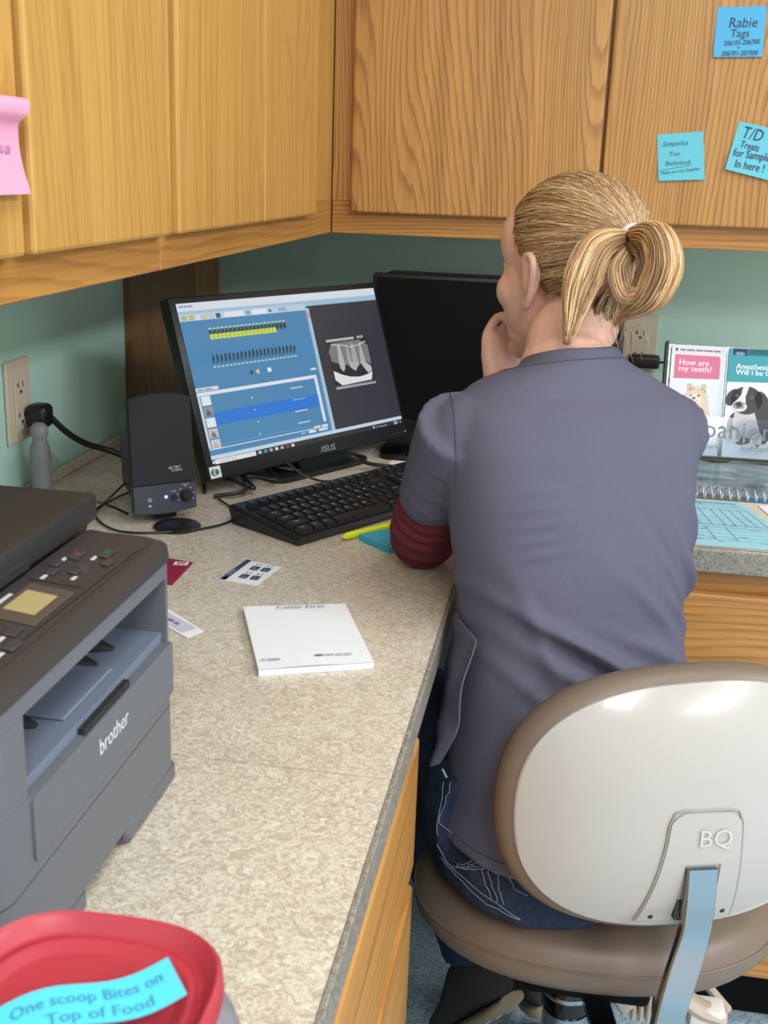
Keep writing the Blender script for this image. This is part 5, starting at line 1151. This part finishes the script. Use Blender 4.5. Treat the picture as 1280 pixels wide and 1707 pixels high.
class Strands(MB):
    def __init__(s): super().__init__(); s.col = []
    def strand(s, pts, r_, col, n=4):
        k = len(s.f); s.tube(pts, [r_*0.25]+[r_]*(len(pts)-2)+[r_*0.35], n); s.col += [col]*(len(s.f)-k)
    def finish(s, name):
        ob = s.build(name, hm, wo, 180); me = ob.data; at = me.color_attributes.new('print', 'FLOAT_COLOR', 'CORNER'); i = 0
        for p, c_ in zip(me.polygons, s.col):
            for _ in p.vertices: at.data[i].color = c_; i += 1
        return ob
rh = random.Random(11)
def hcol(bias=0.0):
    c_ = Vector(rh.choice(HCOL)); f_ = 1.04 + rh.uniform(-0.08, 0.08) + bias; return rgb(*[max(0, min(255, x*f_)) for x in c_])
def skin_pt(l, k=1.0):
    d_ = Vector((l[0]-SKC.x, l[1]-SKC.y, l[2]-SKC.z)); q_ = math.sqrt((d_.x/SKR.x)**2+(d_.y/SKR.y)**2+(d_.z/SKR.z)**2); return SKC + d_*(k/q_)
hs = Strands(); starts = []
for k in range(3600):
    v = Vector((rh.gauss(0, 1), rh.gauss(0, 1), rh.gauss(0, 1))).normalized(); p = skin_pt(SKC + v*0.08)
    if hair_ok(p): starts.append(p)
edge = [v for f in cap.f for v in f]
cnt = {}
for f in keep_f:
    for a_, b_ in zip(f, f[1:]+f[:1]): cnt[frozenset((a_, b_))] = cnt.get(frozenset((a_, b_)), 0)+1
rimv = sorted({i for e_, c_ in cnt.items() if c_ == 1 for i in e_})
for i in rimv:
    for _ in range(12): starts.append(skin_pt(Vector(cap.v[i]) + Vector((rh.uniform(-.004, .004), rh.uniform(-.004, .004), rh.uniform(-.004, .004)))))
for p in starts:
    d_ = (p-TIE).length
    if d_ < 0.02: continue
    n_ = max(5, int(d_/0.012)); lift = rh.uniform(1.005, 1.04); pts = []; wob = rh.uniform(-1, 1); ph = rh.uniform(0, 6)
    for k in range(n_+1):
        t_ = k/n_; l = p.lerp(TIE, t_); s_ = math.sin(math.pi*t_)
        l.z += 0.006*wob*s_; l.x += 0.004*math.sin(ph+t_*5)*s_
        q_ = skin_pt(l, lift if t_ > 0.02 else 1.0)
        if t_ > 0.86: q_ = q_.lerp(TIE + Vector((rh.uniform(-.004, .004), 0, rh.uniform(-.006, .006))), (t_-0.86)/0.14)
        pts.append(HM @ q_)
    clump = noise.noise(Vector((p.x*60, p.y*60, p.z*60)))
    hs.strand(pts, rh.uniform(0.0004, 0.0008), hcol(0.16*clump), 3)
for k in range(1700):                                        # hair swept up from the nape, lying on the neck
    p = Vector((rh.uniform(-0.062, 0.05), -0.055, rh.uniform(-0.070, -0.025))); h = bvh_body.find_nearest(HM @ p)
    if h[0] is None: continue
    a_ = h[0] + h[1]*0.0008; e_ = HM @ (TIE + Vector((rh.uniform(-.005, .005), 0.004, rh.uniform(-.008, .002)))); n_ = 10; pts = []; lift = rh.uniform(0.002, 0.006)
    for j in range(n_+1):
        t_ = j/n_; q_ = a_.lerp(e_, t_); g_ = bvh_body.find_nearest(q_); q2 = g_[0] + g_[1]*(0.0008 + lift*min(1, t_*4))
        pts.append(q2.lerp(e_, max(0, (t_-0.7)/0.3)))
    hs.strand(pts, rh.uniform(0.0004, 0.0007), hcol(-0.10), 3)
hs.finish('hair')
TW = HM @ TIE
def pony(S, guide, rad, n, r_=0.0011, sub=5, bias=0.0, tipvar=0.15):
    g_ = catmull(guide, sub); rd = lerp_list(rad, sub)
    for k in range(n):
        a_ = rh.uniform(0, 2*math.pi); q_ = math.sqrt(rh.random()); x, y = q_*math.cos(a_), q_*math.sin(a_); u = None; pts = []; cut = len(g_) - int(rh.random()*tipvar*len(g_)); ph = rh.uniform(0, 6)
        for i, p in enumerate(g_[:cut]):
            tg = (g_[min(i+1, len(g_)-1)]-g_[max(i-1, 0)]).normalized()
            u = (Vector((0.3, -0.8, 0.5)) if u is None else u); u = (u-tg*u.dot(tg)).normalized(); w_ = tg.cross(u)
            pts.append(p + u*(x*rd[i]*0.75) + w_*(y*rd[i]) + Vector((math.sin(ph+i*0.5), math.cos(ph+i*0.4), math.sin(ph+i*0.3)))*0.0007)
        S.strand(pts, r_*rh.uniform(0.7, 1.2), hcol(bias + 0.14*q_*math.sin(a_*3)), 3)
A = [TW, (0.808, -1.052, 0.400), (0.826, -1.080, 0.398), (0.8335, -1.090, 0.372), (0.825, -1.088, 0.345), (0.808, -1.076, 0.327), (0.793, -1.068, 0.314)]
A_in = [TW, (0.806, -1.052, 0.390), (0.818, -1.074, 0.385), (0.822, -1.080, 0.366), (0.815, -1.078, 0.346), (0.802, -1.070, 0.332)]
Bg = [TW, (0.783, -1.054, 0.396), (0.763, -1.072, 0.385), (0.752, -1.082, 0.356), (0.746, -1.088, 0.328), (0.7405, -1.094, 0.287)]
Cg = [TW, (0.795, -1.060, 0.378), (0.789, -1.078, 0.362), (0.798, -1.085, 0.341), (0.811, -1.086, 0.346), (0.810, -1.074, 0.366)]
ps = Strands()
pony(ps, A, [0.004, 0.014, 0.023, 0.0265, 0.0235, 0.014, 0.004], 1300, 0.0007, bias=0.14)
pony(ps, A_in, [0.004, 0.012, 0.018, 0.019, 0.016, 0.009], 500, 0.0007, bias=-0.10)
pony(ps, Bg, [0.004, 0.012, 0.019, 0.0205, 0.0150, 0.003], 1100, 0.0007, bias=0.16, tipvar=0.4)
pony(ps, Cg, [0.004, 0.010, 0.013, 0.012, 0.009, 0.004], 480, 0.0007, bias=0.08)
for k in range(26):                                         # loose wisps at the nape and round the ponytail
    p0 = HM @ Vector((rh.uniform(-0.045, 0.03), -0.075+rh.uniform(-0.01, 0.012), -0.055+rh.uniform(-0.015, 0.01))); p1 = p0 + Vector((rh.uniform(-0.02, 0.02), -rh.uniform(0.004, 0.018), -rh.uniform(0.015, 0.045)))
    ps.strand(catmull([p0, p0.lerp(p1, 0.5)+Vector((0, -0.006, 0)), p1], 3), 0.0004, hcol(0.1), 3)
ps.finish('ponytail')
tie = MB(); tr_ax = (Vector((0.803, -1.056, 0.392))-TW).normalized(); ux = tr_ax.orthogonal().normalized(); vx = tr_ax.cross(ux)
tc_ = TW + tr_ax*0.010
tie.tube([tc_ + ux*(0.0150*math.cos(2*math.pi*k/24)) + vx*(0.0150*math.sin(2*math.pi*k/24)) for k in range(25)], 0.0036, 8); tie.build('hair_tie', MT['white'], wo, 60)
